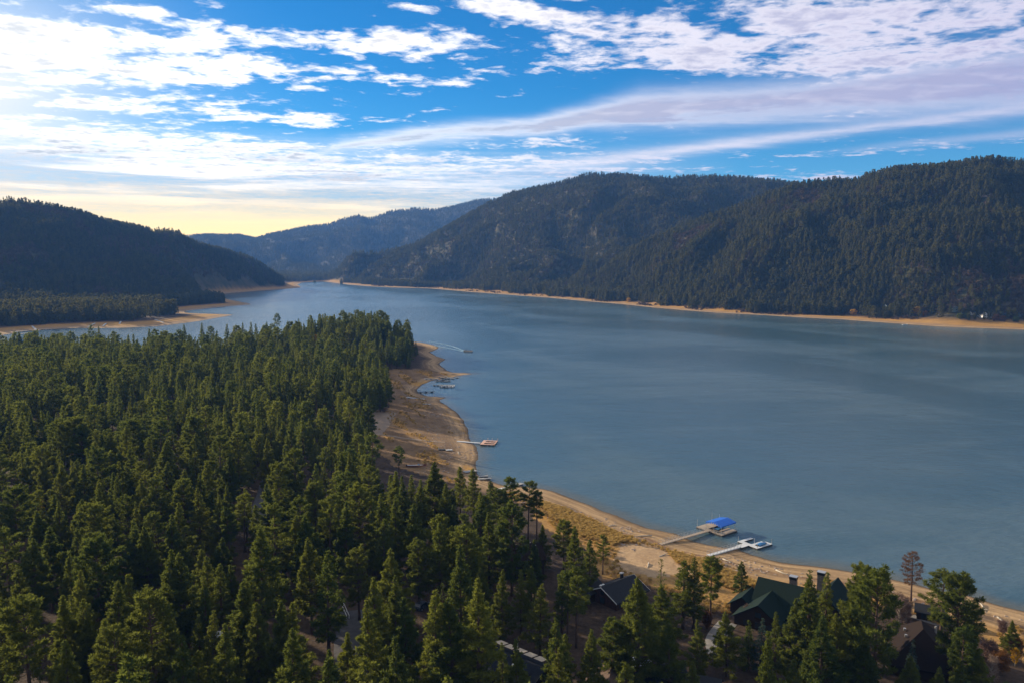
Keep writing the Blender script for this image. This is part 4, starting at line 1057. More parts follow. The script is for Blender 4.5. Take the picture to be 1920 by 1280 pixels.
# moored boat inside the slip
def skiff(name, label, loc, rz, L, W, hull, deck=None, group=None):
    t = thing(name, label, 'boat', loc, rz, group)
    b = MB(); n = 9; rows = []
    for i in range(n):
        u = i / (n - 1); w = W / 2 * (1 if u < .55 else math.cos((u - .55) / .45 * math.pi / 2) ** .7) + .01; x = (u - .5) * L; sh = .18 * u * u
        rows.append([(x, -w, .62 + sh), (x, -w * .8, .08), (x, 0, -.05), (x, w * .8, .08), (x, w, .62 + sh)])
    V = [v for r_ in rows for v in r_]; F = []
    for i in range(n - 1):
        for k in range(4): F.append((i * 5 + k, i * 5 + k + 1, (i + 1) * 5 + k + 1, (i + 1) * 5 + k))
    F.append((0, 1, 2, 3, 4)); b.add(V, F)
    b.build('hull', hull, t)
    k = MB(); k.prism([(-L * .46, -W * .42), (L * .15, -W * .42), (L * .40, -W * .12), (L * .40, W * .12), (L * .15, W * .42), (-L * .46, W * .42)], .42, .52)
    k.build('deck', deck or M['white_deck'], t)
    w = MB(); w.slab([(L * .06, -W * .38, .95), (L * .16, -W * .30, .62), (L * .16, W * .30, .62), (L * .06, W * .38, .95)], .05); w.build('windscreen', M['glass'], t)
    e = MB(); e.box((-L * .5 - .1, 0, .55), (.45, .4, .6)); e.box((-L * .5 - .12, 0, .1), (.18, .16, .7)); e.build('outboard_motor', M['black_metal'], t)
    return t
def local(o_loc, rz, x, y): return (o_loc[0] + x * math.cos(rz) - y * math.sin(rz), o_loc[1] + x * math.sin(rz) + y * math.cos(rz))
q = local(L0, rzv, 5.3, 4.9); skiff('motor_boat', 'dark hulled boat moored in the slip under the blue canopy', (q[0], q[1], 0), rzv + R(90), 5.2, 2.0, M['dark_side'], M['blue_cover'])

# --- white dock with three fingers
L1, B1 = gz(1382.5, 1014.3, .5), gz(1419.7, 1028, .5)
rz1, LV1 = frame_of(L1, B1)
t = thing('finger_dock', 'white floating dock with three fingers beside the blue roofed dock', 'dock', (L1[0], L1[1], 0), rz1)
d = MB(); f = MB()
for x0, x1, y0, y1, al in [(0, LV1, 0, 1.7, 'y'), (0, 1.15, 1.7, 6.4, 'x'), (LV1 * .55, LV1 * .55 + 1.0, 1.7, 6.4, 'x'), (LV1 - 1.3, LV1, 1.7, 7.4, 'x'), (LV1 * .30, LV1 * .30 + 2.2, -3.4, 0, 'x')]:
    planks(d, x0, x1, y0, y1, .52, .09, .3, al); f.box(((x0 + x1) / 2, (y0 + y1) / 2, .23), (x1 - x0 - .08, y1 - y0 - .08, .46))
planks(d, LV1 * .55 + 1.0, LV1 - 1.3, 6.6, 7.4, .52, .09, .3, 'x'); f.box((LV1 * .55 + 2.2, 7.0, .23), (2.4, .7, .46))
d.build('deck', M['white_deck'], t); f.build('float', M['dark_side'], t)
for q, (xx, yy) in enumerate([(.15, .3), (LV1 - .1, .2), (LV1 * .55, 3.0), (LV1 - .15, 7.2)]): MB().tube([(xx, yy, -1.2), (xx, yy, 2.2)], .06, 6).build('mooring_pole', M['metal'], t)
q = local(L1, rz1, LV1 * .55 + 2.0, 4.2)
t = skiff('covered_boat', 'small boat under a blue tarp between the fingers of the white dock', (q[0], q[1], .05), rz1 + R(90), 4.4, 1.7, M['dark_side'], M['blue_cover'])
b = MB(); b.slab([(-2.0, -.8, .72), (0, -.85, 1.0), (0, 0, 1.25), (-2, 0, .95)][::-1], .04); b.slab([(0, -.85, 1.0), (1.9, -.3, .8), (1.9, 0, .9), (0, 0, 1.25)][::-1], .04); b.slab([(-2, 0, .95), (0, 0, 1.25), (0, .85, 1.0), (-2.0, .8, .72)][::-1], .04); b.slab([(0, 0, 1.25), (1.9, 0, .9), (1.9, .3, .8), (0, .85, 1.0)][::-1], .04)
b.build('tarp', M['blue_cover'], t)
q = local(L1, rz1, LV1 * .30 + 1.1, -3.4)
gangway('white railed gangway from the beach to the three fingered dock', hit(1328, 1041)[:2], q, hit(1328, 1041)[2] + .15, .6, 1.3, M['white_deck'], 9)

# --- pinkish slip dock
A2, C2 = gz(900, 833, .5), gz(927, 834, .5)
rz2, W2 = frame_of(A2, C2)
t = thing('slip_dock', 'pinkish timber dock with open boat slips at the end of a walkway', 'dock', (A2[0], A2[1], 0), rz2)
d = MB(); D2 = 9.5
for y0, y1 in [(0, 1.3), (3.6, 5.4), (7.8, D2)]: planks(d, 0, W2, y0, y1, .62, .12, .5)
for x0, x1 in [(0, 1.6), (W2 - .5, W2)]: planks(d, x0, x1, 0, D2, .66, .12, .5, 'x')
d.build('deck', M['pink_deck'], t)
f = MB()
for x in np.linspace(.8, W2 - .8, 4):
    for y in (.6, 4.5, 8.6): f.box((x, y, .2), (1.2, 1.0, .66))
f.build('float', M['dark_side'], t)
for x, y in [(0.1, .1), (W2 * .3, D2), (W2 * .6, D2), (W2, D2), (W2, .1)]: MB().tube([(x, y, -1), (x, y, 1.9)], .09, 6).build('mooring_pole', M['pink_deck'], t)
gangway('pale plank walkway over the shore to the pinkish dock', hit(857, 827)[:2], gz(900.5, 829.5, .6), hit(857, 827)[2] + .2, .6, 1.5, M['white_deck'], 10, False)

# --- simple plank docks afloat or stranded on the exposed beach
def plank_dock(label, a, b, w, mat=None, z=None, group=None, poles=True):
    pa, pb = hit(*a), hit(*b); p0, p1 = np.array(pa[:2]), np.array(pb[:2]); L = float(np.linalg.norm(p1 - p0))
    t = thing('plank_dock', label, 'dock', (p0[0], p0[1], 0), math.atan2(*(p1 - p0)[::-1]), group)
    za, zb = max(pa[2], .1) + .45, max(pb[2], .1) + .45
    d = MB(); n = max(4, int(L / .6))
    for i in range(n):
        u = (i + .5) / n; d.box((u * L, 0, za + (zb - za) * u), (L / n * .9, w, .12))
    d.build('deck', mat or M['grey_deck'], t)
    f = MB(); m_ = max(2, int(L / 3))
    for i in range(m_):
        u = (i + .5) / m_; f.box((u * L, 0, za + (zb - za) * u - .27), (1.5, w * .85, .42))
    f.build('float', M['dark_side'], t)
    if poles:
        for u in (.1, .95):
            for sy in (-1, 1): MB().tube([(u * L, sy * w * .5, min(za, zb) - 1.0), (u * L, sy * w * .5, max(za, zb) + 1.1)], .05, 5).build('mooring_pole', M['metal'], t)
    return t
G = 'small plank docks along the shore'
for lab, a, b, w, mt in [
    ('dark plank dock lying in the shallows below the tallest shore pine', (896, 899), (921, 898), 1.8, 'grey_deck'),
    ('short dark dock beside the double dock in the shallows', (898, 894.5), (915, 893.5), 1.6, 'grey_deck'),
    ('grey dock reaching into the water at the end of a long ramp', (962, 912), (979, 907.5), 2.2, 'grey_deck'),
    ('long pale ramp lying on the sand behind the pines', (928, 920), (960, 912.5), 1.3, 'white_deck'),
    ('cluttered grey dock stranded by the water line', (870, 886), (892, 883), 2.6, 'grey_deck'),
    ('short pale dock section on the grey shore', (836, 844.5), (848, 844), 1.5, 'white_deck'),
    ('dark dock section lying on the grey shore meadow', (821, 843), (835, 843), 1.8, 'dark_side'),
    ('pale dock section stranded on the golden grass', (762, 745.5), (796, 748.5), 2.0, 'white_deck'),
    ('thin pale plank lying on the golden slope', (790, 757.5), (807, 758.5), 1.2, 'white_deck'),
    ('narrow dark dock lowest in the small cove', (783, 736), (815, 734.5), 1.6, 'dark_side'),
    ('dark dock across the middle of the small cove', (812, 722.5), (824, 722.5), 1.6, 'grey_deck'),
    ('boat crowded dock in the middle of the cove', (824, 722.5), (853, 723), 2.6, 'grey_deck'),
    ('dock with boats near the head of the cove', (816, 715), (832, 715), 1.8, 'grey_deck'),
    ('slim dock slanting out under the long sand spit', (822, 707), (845, 711), 1.4, 'grey_deck'),
    ('second slim dock slanting out under the sand spit', (833, 706), (852, 710), 1.4, 'grey_deck'),
    ('dock lying nearest the tip of the sand spit', (846, 708.5), (861, 707.5), 1.4, 'grey_deck'),
    ('thin walkway crossing the sand above the cove', (795, 710.5), (822, 711), 1.3, 'white_deck')]:
    plank_dock(lab, a, b, w, M[mt], group=G, poles=w > 1.5)
for lab, px, py, rz, L, hm in [
    ('leftmost of the small boats tied to the cove dock', 829, 724.3, 70, 5.0, 'white_paint'), ('second boat from the left at the cove dock', 836, 724.5, 75, 5.2, 'dark_side'), ('third boat from the left at the cove dock', 842.5, 724.3, 70, 5.0, 'white_paint'), ('rightmost boat at the cove dock', 849.5, 724.2, 72, 5.2, 'white_paint'),
    ('grey boat beside the dock at the head of the cove', 828, 712.7, 10, 6.0, 'dark_side'), ('pale boat nearest the sand at the head of the cove', 838, 714, 15, 5.5, 'grey_deck')]:
    x, y = gz(px, py, .3); skiff('motor_boat', lab, (x, y, .05), R(rz), L, 2.0, M[hm], group='small boats in the cove')
x, y, z = hit(781, 874.5); skiff('beached_boat', 'long faded red boat stranded on the brown meadow', (x, y, z + .25), R(4), 8.5, 2.2, M['red_hull'], M['grey_deck'])

# --- pontoon boat under way with its wake
x, y = gz(878, 658.5, .4)
t = thing('pontoon_boat', 'tan pontoon boat crossing the open water ahead of its wake', 'boat', (x, y, 0), R(-14))
for sy in (-1, 1): MB().tube([(-4.4, sy * 1.1, .25), (3.6, sy * 1.1, .25), (4.6, sy * 1.1, .45)], [.38, .38, .1], 8).build('pontoon', M['metal'], t)
MB().box((0, 0, .68), (8.6, 2.8, .14)).build('deck', M['tan_deck'], t)
b = MB()
for sy in (-1, 1): b.box((0, sy * 1.36, 1.15), (8.4, .06, .6))
b.box((-4.2, 0, 1.15), (.06, 2.7, .6)); b.box((4.2, 0, 1.15), (.06, 2.7, .6)); b.build('fence_panel', M['tan_cloth'], t)
b = MB(); b.box((-2.2, 0, 3.0), (3.6, 2.6, .12)); b.build('sun_top', M['dark_roof'], t)
for sx in (-3.8, -.6):
    for sy in (-1, 1): MB().tube([(sx, sy * 1.25, .75), (sx, sy * 1.25, 2.96)], .05, 5).build('post', M['metal'], t)
b = MB(); b.box((2.6, .8, 1.05), (2.2, .7, .6)); b.box((-3.3, 0, 1.05), (.8, 2.2, .6)); b.box((.4, -.8, 1.25), (.6, .6, .9)); b.build('seat', M['red_hull'], t)
MB().box((-4.7, 0, .6), (.5, .5, 1.0)).build('outboard_motor', M['black_metal'], t)
m, nt, b_ = new_mat('wake_water'); M['wake'] = m
p = geopos(nt); n = noise(nt, p, .22, 5, .7)
nt.links.new(mixc(nt, n.ss(.35, .7), (.06, .17, .20), (.42, .52, .54)).s, b_.inputs['Base Color']); b_.inputs['Roughness'].default_value = .35
wk = [gz(*q) for q in [(870, 658), (858, 654.5), (845, 651), (830, 647.5), (815, 645), (800, 643), (786, 641)]]
V = []; F = []
for side in (0, 1):
    base_i = len(V)
    for i, c in enumerate(wk):
        d_ = wk[min(i + 1, len(wk) - 1)] - wk[max(i - 1, 0)]; d_ = d_ / np.linalg.norm(d_); nn = np.array([-d_[1], d_[0]])
        off = (1.0 + i * 2.0) * (1 if side else -1); w = 1.3 - .10 * i
        for k in (-1, 1): q = c + nn * (off + k * w); V.append((q[0], q[1], .04))
    for i in range(len(wk) - 1): F.append((base_i + 2 * i, base_i + 2 * i + 1, base_i + 2 * i + 3, base_i + 2 * i + 2))
wb = MB(); wb.add(V, F); tag(wb.build('boat_wake', m), 'pale wake trailing behind the pontoon boat', kind='structure')

# ------------------------------------------------------------------ houses
def window(parent, c, w, h, axis):
    """frame with pane; axis 'x' faces local -y or +y, 'y' faces local -x or +x"""
    f = MB(); g = MB(); s_ = .09
    if axis[0] == 'x':
        sg = -1 if axis[1] == '-' else 1
        for dx_, dz_, bw, bh in [(-w / 2, 0, s_, h), (w / 2, 0, s_, h), (0, h / 2, w + s_, s_), (0, -h / 2, w + s_, s_), (0, 0, s_ * .6, h)]: f.box((c[0] + dx_, c[1] + sg * .05, c[2] + dz_), (bw, .14, bh))
        g.box((c[0], c[1] + sg * .02, c[2]), (w - s_, .06, h - s_))
    else:
        sg = -1 if axis[1] == '-' else 1
        for dy_, dz_, bw, bh in [(-w / 2, 0, s_, h), (w / 2, 0, s_, h), (0, h / 2, w + s_, s_), (0, -h / 2, w + s_, s_), (0, 0, s_ * .6, h)]: f.box((c[0] + sg * .05, c[1] + dy_, c[2] + dz_), (.14, bw, bh))
        g.box((c[0] + sg * .02, c[1], c[2]), (.06, w - s_, h - s_))
    o = f.build('window', M['log_wall'], parent); g.build('pane', M['glass'], o)
def gable(parent, cx, cy, L, W, wall_h, rise, roof_m, wall_m, rz=0.0, over=.6, z0=-1.0, wins=True, fascia=None, door=False):
    """one gabled block, ridge along local x of its own frame (turned by rz inside the house)"""
    cs, sn = math.cos(rz), math.sin(rz)
    T = lambda x, y, z: (cx + x * cs - y * sn, cy + x * sn + y * cs, z)
    w = MB(); a, b = L / 2, W / 2
    w.add([T(-a, -b, z0), T(a, -b, z0), T(a, b, z0), T(-a, b, z0), T(-a, -b, wall_h), T(a, -b, wall_h), T(a, b, wall_h), T(-a, b, wall_h), T(-a, 0, wall_h + rise), T(a, 0, wall_h + rise)],
          [(0, 1, 5, 4), (1, 2, 6, 9, 5), (2, 3, 7, 6), (3, 0, 4, 8, 7), (0, 3, 2, 1)])
    w.build('wall', wall_m, parent)
    k = rise / b; bo, ao = b + over, a + over; zt = wall_h + rise + .16; ze_ = zt - k * bo
    r = MB(); th = .2
    r.slab([T(-ao, 0, zt), T(-ao, -bo, ze_), T(ao, -bo, ze_), T(ao, 0, zt)], th)
    r.slab([T(ao, .0, zt), T(ao, bo, ze_), T(-ao, bo, ze_), T(-ao, .0, zt)], th)
    ro = r.build('roof', roof_m, parent)
    if fascia:
        f = MB()
        for sx in (-1, 1):
            for sy in (-1, 1):
                f.slab([T(sx * ao, 0, zt + .03), T(sx * ao, sy * bo, ze_ + .03), T(sx * (ao + .05), sy * bo, ze_ + .03), T(sx * (ao + .05), 0, zt + .03)][::(1 if sx * sy > 0 else -1)], .26)
        f.build('fascia', fascia, ro)
    if wins and rz == 0.0:
        for sx in np.arange(-a + 1.6, a - 1.2, 2.9):
            for sy in ('x-', 'x+'): window(parent, (cx + sx, cy + (-b if sy == 'x-' else b), wall_h * .55), 1.25, 1.35, sy)
        for sy in ('y-', 'y+'): window(parent, (cx + (-a if sy == 'y-' else a), cy, wall_h * .55), 1.7, 1.45, sy); window(parent, (cx + (-a if sy == 'y-' else a), cy, wall_h + rise * .35), 1.1, .9, sy)
    if door:
        dd = MB().box((cx + a * .55, cy - b - .05, 1.0), (1.0, .12, 2.1)).build('door', M['white_paint'], parent); MB().box((cx + a * .55 + .38, cy - b - .14, 1.0), (.08, .1, .08)).build('handle', M['black_metal'], dd)
    return ro
def hip(parent, cx, cy, L, W, wall_h, rise, ridge, roof_m, wall_m, over=.7):
    a, b = L / 2, W / 2
    MB().box((cx, cy, (wall_h - 1) / 2), (L, W, wall_h + 1)).build('wall', wall_m, parent)
    ao, bo, r = a + over, b + over, ridge / 2; z0, z1 = wall_h - over * rise / b, wall_h + rise
    ro = MB().add([(cx - ao, cy - bo, z0), (cx + ao, cy - bo, z0), (cx + ao, cy + bo, z0), (cx - ao, cy + bo, z0), (cx - r, cy, z1), (cx + r, cy, z1), (cx - ao, cy - bo, z0 - .22), (cx + ao, cy - bo, z0 - .22), (cx + ao, cy + bo, z0 - .22), (cx - ao, cy + bo, z0 - .22)],
        [(0, 1, 5, 4), (1, 2, 5), (2, 3, 4, 5), (3, 0, 4), (0, 6, 7, 1), (1, 7, 8, 2), (2, 8, 9, 3), (3, 9, 6, 0), (6, 9, 8, 7)]).build('roof', roof_m, parent)
    for sx in np.arange(-a + 2, a - 1, 3.2):
        for sy in ('x-', 'x+'): window(parent, (cx + sx, cy + (-b if sy == 'x-' else b), wall_h * .55), 1.3, 1.3, sy)
    return ro
def chimney(parent, x, y, z0, z1, w=1.1, d=.9, cap=True):
    c = MB().box((x, y, (z0 + z1) / 2), (w, d, z1 - z0)).build('chimney', M['stone'], parent)
    if cap:
        MB().box((x, y, z1 + .32), (w + .14, d + .14, .64)).build('spark_guard', M['black_metal'], c)
        MB().box((x, y, z1 + .70), (w + .3, d + .3, .12)).build('cap', M['metal'], c)
def house_at(name, label, cat, px, py, rz, dz=0.0):
    x, y, z = hit(px, py); return thing(name, label, cat, (x, y, z + dz), rz)

# green roofed lodge: ridge runs right and towards the lake side of the drive
t = house_at('lodge', 'large lodge with dark green roofs and two stone chimneys among pines', 'house', 1447, 1160, R(-36))
gable(t, 1.8, 3.5, 12, 11, 3.4, 5.0, M['green_roof'], M['log_wall'])
gable(t, -0.6, -3.2, 10.5, 11.5, 2.6, 3.9, M['green_roof'], M['log_wall'], rz=R(90))
gable(t, -6.6, .8, 6.5, 6, 2.6, 2.2, M['green_roof'], M['log_wall'], rz=R(90))
gable(t, 12.5, 4.5, 11, 10, 4.4, 5.6, M['green_roof'], M['log_wall'], rz=R(90))
gable(t, 6.8, -2.2, 5, 4.5, 2.8, 2.0, M['green_roof'], M['log_wall'], rz=R(90))
chimney(t, 3.6, 4.4, 6.0, 9.6, 1.6, 1.3); chimney(t, 9.4, 7.2, 6, 11.2, 1.6, 1.3)
for q in ((-3.4, -8.45, 1.5), (-.6, -8.45, 1.5), (2.2, -8.45, 1.5), (-.6, -8.45, 4.0)): window(t, q, 1.5, 1.4, 'x-')

t = house_at('house', 'dark grey roofed house with pale gable trim at the edge of the beach', 'house', 1158, 1122, RZ_U)
gable(t, 0, 0, 11.5, 9.5, 2.4, 2.3, M['dark_roof'], M['red_wall'], fascia=M['white_paint'], door=True)
gable(t, -6.5, 6.0, 8, 7, 2.8, 2.0, M['dark_roof'], M['log_wall'], wins=False)
c = MB().tube([(2.6, 1.2, 3.4), (2.6, 1.2, 5.6)], .28, 8).build('chimney', M['black_metal'], t); MB().tube([(2.6, 1.2, 5.6), (2.6, 1.2, 5.9)], .40, 8).build('cap', M['metal'], c)
c = MB().tube([(3.6, 1.5, 3.4), (3.6, 1.5, 5.3)], .2, 8).build('chimney', M['black_metal'], t); MB().tube([(3.6, 1.5, 5.3), (3.6, 1.5, 5.55)], .3, 8).build('cap', M['metal'], c)
for xx in (-3.8, -2.9): MB().box((xx, 2.4, 3.7), (.6, .6, .5)).build('roof_vent', M['white_paint'], t)

t = house_at('cabin', 'dark brown cabin with small white roof vents behind bare trunks', 'house', 984, 1072, R(18))
gable(t, 0, 0, 8.5, 8, 5.0, 3.0, M['brown_roof'], M['log_wall'])
gable(t, 0.5, -4.4, 4.2, 3.6, 4.2, 1.6, M['brown_roof'], M['log_wall'], rz=R(90))
for xx, yy, zz_ in ((-2.6, -1.6, 7.2), (1.8, 1.2, 7.6), (2.6, -1.0, 7.6)): MB().box((xx, yy, zz_), (.45, .45, .6)).build('roof_vent', M['white_paint'], t)

t = house_at('house', 'brown shingled house with one steep roof below the big shore pine', 'house', 1725, 1246, R(68))
hip(t, 0, 0, 15, 13, 3.4, 5.8, 4.5, M['brown_roof'], M['log_wall'])
gable(t, -3.5, -7, 7, 6, 3.0, 2.4, M['brown_roof'], M['log_wall'], rz=R(90))
MB().tube([(3, -3.0, 5.6), (3, -3.0, 8.0)], .22, 8).build('chimney', M['metal'], t)
for xx in (-2, 1.2): MB().box((xx, 3.2, 7.0), (.5, .5, .5)).build('roof_vent', M['metal'], t)

t = house_at('house', 'navy roofed house with a row of five tan awnings', 'house', 967, 1285, R(-40))
gable(t, 0, 0, 14, 10, 3.6, 2.6, M['navy_roof'], M['log_wall'])
for k in range(5):
    a = MB(); x0 = -6.4 + k * 2.55
    V = []; F = []
    for i in range(5):
        for j in range(4):
            u, v = i / 4, j / 3; V.append((x0 + u * 2.15, .8 + v * 2.1, 6.75 - v * .35 - .22 * math.sin(math.pi * u) * math.sin(math.pi * v)))
    for i in range(4):
        for j in range(3): F.append((i * 4 + j, i * 4 + j + 1, i * 4 + j + 5, i * 4 + j + 4)[::-1])
    a.add(V, F); a.build('awning', M['tan_cloth'], t)
MB().tube([(-2, 3, 4), (-2, 3, 7.2)], .1, 6).build('roof_vent', M['metal'], t)
MB().box((1, -2.0, 5.45), (.4, .4, .5)).build('roof_vent', M['white_paint'], t)

t = house_at('house', 'tan and navy roofed house with a white vent at the bottom edge', 'house', 1195, 1302, R(12))
gable(t, -5.5, 0, 8, 9, 3.0, 2.8, M['tan_roof'], M['log_wall'], rz=R(65), wins=False)
gable(t, 3.5, 0, 11, 9, 3.2, 2.4, M['navy_roof'], M['teal_wall'])
v = MB().box((2.2, 1.6, 5.6), (1.1, .8, .9)).build('roof_vent', M['white_paint'], t); MB().box((2.2, 1.6, 6.12), (1.4, 1.1, .12)).build('cap', M['white_paint'], v)
t = house_at('house', 'grey roofed house cut off by the bottom edge right of the tan roof', 'house', 1292, 1318, R(-20)); gable(t, 0, 0, 11, 9, 3.2, 2.8, M['dark_roof'], M['teal_wall'])
t = house_at('house', 'low dark house with a white door at the meadow end of the wood', 'house', 598, 812, R(-8)); gable(t, 0, 0, 15, 8, 3.0, 2.2, M['brown_roof'], M['teal_wall'], door=True)
MB().box((1.0, -4.1, 1.5), (1.8, .12, 2.6)).build('garage_door', M['white_paint'], t)
t = house_at('house', 'blue grey roofed cabin deep in the wood', 'house', 411, 774, R(-52)); gable(t, 0, 0, 12, 8, 3.2, 2.4, M['dark_roof'], M['teal_wall'])
t = house_at('house', 'small brown cabin half hidden by pines beside the meadow', 'house', 655, 775, R(24)); gable(t, 0, 0, 9, 7, 3.0, 2.2, M['brown_roof'], M['log_wall'])
t = house_at('shed', 'low dark shed by the pale walk near the tall pine', 'shed', 1744, 1160, R(-28)); gable(t, 0, 0, 6, 4, 2.4, 1.0, M['dark_roof'], M['log_wall'])

# vehicles
def wheels(t, xs, hw, r, name='wheel'):
    for x in xs:
        for sy in (-1, 1):
            w = MB().tube([(x, sy * hw - .1, r), (x, sy * hw + .1, r)], r, 14).build(name, M['tyre'], t)
            MB().tube([(x, sy * (hw + .09), r), (x, sy * (hw + .13), r)], r * .55, 10).build('rim', M['metal'], w)
def trailer(label, px, py, rz):
    t = house_at('camper_trailer', label, 'trailer', px, py, rz)
    b = MB(); b.prism([(-3.6, .5), (-3.6, 2.2), (-3.1, 2.75), (3.0, 2.75), (3.7, 1.9), (3.5, .5)], -1.2, 1.2)
    b.V = [(x, z, y) for x, y, z in b.V]; b.F = [f[::-1] for f in b.F]; b.build('body', M['white_paint'], t)
    for x in (-2.2, .2, 2.2): window(t, (x, -1.2, 1.75), 1.1, .7, 'x-')
    MB().box((-1.0, -1.23, 1.35), (.7, .06, 1.6)).build('door', M['white_deck'], t); MB().box((.5, 0, 2.85), (1.0, .9, .2)).build('air_conditioner', M['metal'], t)
    wheels(t, (-.4, .5), 1.05, .36); MB().tube([(3.5, 0, .55), (4.8, 0, .5)], .06, 6).build('tow_bar', M['black_metal'], t)
def car(label, x, y, z, rz, mat, suv=False, group=None):
    t = thing('parked_car', label, 'car', (x, y, z), rz, group)
    h = .25 if suv else 0
    prof = [(-2.2, .35), (-2.25, .85), (-2.1, 1.0 + h), (-1.5, 1.45 + h), (.3, 1.48 + h), (1.0, 1.0 + h * .6), (2.1, .85), (2.25, .6), (2.2, .35)]
    b = MB(); b.prism(prof, -.86, .86); b.V = [(x_, z_, y_) for x_, y_, z_ in b.V]; b.F = [f[::-1] for f in b.F]; b.build('body', mat, t)
    for sy in (-1, 1): MB().slab([(-1.35, sy * .88, 1.36 + h), (.2, sy * .88, 1.38 + h), (.72, sy * .88, 1.02 + h * .6), (-1.75, sy * .88, 1.02 + h)], .02).build('window', M['glass'], t) if False else MB().add([(-1.35, sy * .875, 1.36 + h), (.2, sy * .875, 1.38 + h), (.72, sy * .875, 1.05 + h * .6), (-1.75, sy * .875, 1.05 + h)], [(0, 1, 2, 3)]).build('window', M['glass'], t)
    MB().add([(.36, -.75, 1.45 + h), (.36, .75, 1.45 + h), (1.02, .78, 1.03 + h * .6), (1.02, -.78, 1.03 + h * .6)], [(0, 1, 2, 3)]).build('windscreen', M['glass'], t)
    wheels(t, (-1.35, 1.4), .80, .34)
    for sy in (-1, 1): MB().box((2.2, sy * .6, .75), (.1, .35, .16)).build('headlight', M['white_paint'], t)
trailer('white camper trailer parked under the pines at lower left', 395, 1210, R(6))
M['silver'] = plain('silver_paint', (.42, .44, .46), .35, .06, 2, .3); M['dark_paint'] = plain('dark_paint', (.03, .035, .045), .3, .2, 2); M['blue_paint'] = plain('blue_paint', (.05, .14, .30), .35, .1, 2)
x, y, z = hit(1202, 1247); car('white car parked in the yard behind the tan roof', x, y, z + .05, R(20), M['white_paint'], True)
x, y, z = hit(681, 797); car('pale car at the dirt yard beside the meadow', x, y, z + .15, R(10), M['silver'])
x, y, z = hit(695, 800); car('dark car at the dirt yard beside the meadow', x, y, z + .15, R(25), M['dark_paint'], True)
x, y, z = hit(792, 1140); car('dark car half hidden among the pines in the middle', x, y, z + .05, R(60), M['dark_paint'], True)
# two white rails beside the lane
for p0, p1, lab in [((634, 1123), (650, 1160), 'left one of two white rails beside the grey lane'), ((638.5, 1123), (655, 1160), 'right one of two white rails beside the grey lane')]:
    a_, b_ = hit(*p0), hit(*p1); t = thing('guard_rail', lab, 'rail', (a_[0], a_[1], a_[2]), 0, 'white rails by the lane')
    e = (b_[0] - a_[0], b_[1] - a_[1], b_[2] - a_[2] + .9)
    MB().tube([(0, 0, .9), e], .07, 6).build('rail', M['white_paint'], t)
    for u in (.02, .35, .68, .98): MB().tube([(e[0] * u, e[1] * u, -.4 + (e[2] - .9) * u), (e[0] * u, e[1] * u, .9 + (e[2] - .9) * u)], .08, 6).build('post', M['white_paint'], t)

# --- far shores
def small_house(label, px, py, rz, L, W, wh, rise, wall, roof, dorm=False):
    t = house_at('house', label, 'house', px, py, rz)
    gable(t, 0, 0, L, W, wh, rise, M[roof], M[wall])
    if dorm: gable(t, 1.0, -W / 2, W * .7, 4.0, wh + .6, 2.0, M[roof], M[wall], rz=R(90), wins=False)
    return t
small_house('white house with a steep gable on the far right shore', 1842, 594, R(100), 10, 8, 3.6, 3.4, 'white_paint', 'dark_roof')
small_house('small pale house left of the white gabled one on the far shore', 1824, 589, R(8), 9, 7, 3.0, 2.0, 'grey_deck', 'dark_roof')
small_house('tall blue grey house among pines behind the far shore', 1791, 584, R(80), 10, 9, 5.5, 2.6, 'teal_wall', 'dark_roof')
small_house('grey house under the far shore pines left of the tall blue grey one', 1668, 578, R(5), 14, 9, 4.5, 2.6, 'teal_wall', 'dark_roof')
small_house('low brown house at the right end of the far shore', 1885, 594, R(-5), 16, 9, 3.4, 2.2, 'log_wall', 'dark_roof')
small_house('pale blue house nearest the right edge on the far shore', 1915, 593, R(10), 11, 8, 3.4, 2.2, 'teal_wall', 'dark_roof')
small_house('white cabin with a dark roof in the middle of the far shore', 1397, 569, R(70), 12, 9, 5.0, 3.6, 'white_paint', 'dark_roof')
small_house('small white cabin on the shore beneath the taller hill', 963, 541, R(60), 12, 9, 6.0, 3.6, 'white_paint', 'dark_roof')
small_house('white roofed house among pines on the left shore', 216, 594, R(-30), 14, 10, 4.0, 3.4, 'white_paint', 'white_deck')
small_house('long teal roofed house beside the white roofed one on the left shore', 203, 588, R(-20), 16, 9, 3.8, 2.4, 'teal_wall', 'teal_wall')
small_house('pale cabin high in the trees on the spur beneath the taller hill', 680, 491, R(15), 14, 10, 4.0, 3.0, 'tan_cloth', 'white_deck')
small_house('pale cabin at the foot of the taller hill near the yellow trees', 922, 523, R(15), 12, 10, 4.0, 3.0, 'white_paint', 'dark_roof')
ribbon('parking_area', [(1530, 585), (1560, 586), (1592, 587)], 14, M['concrete'], 'pale parking strip on the far shore', .2)
for lab, px, py, mt in [('blue car parked on the far shore strip', 1602, 586, 'blue_paint'), ('second blue car on the far shore strip', 1606, 586.3, 'blue_paint'), ('white car at the end of the far shore strip', 1613, 587, 'white_paint'), ('white car below the pale house on the far shore', 1760, 593, 'white_paint'), ('silver car beside the white gabled house', 1860, 597, 'silver')]:
    x, y, z = hit(px, py, 0, 500, 2600); car(lab, x, y, z + .1, R(rng.uniform(-30, 30)), M[mt], True, 'cars parked on the far shore')
x, y = gz(1697, 608.8, .3); skiff('motor_boat', 'small white boat anchored off the far right shore', (x, y, .05), R(10), 9, 2.8, M['white_paint'])
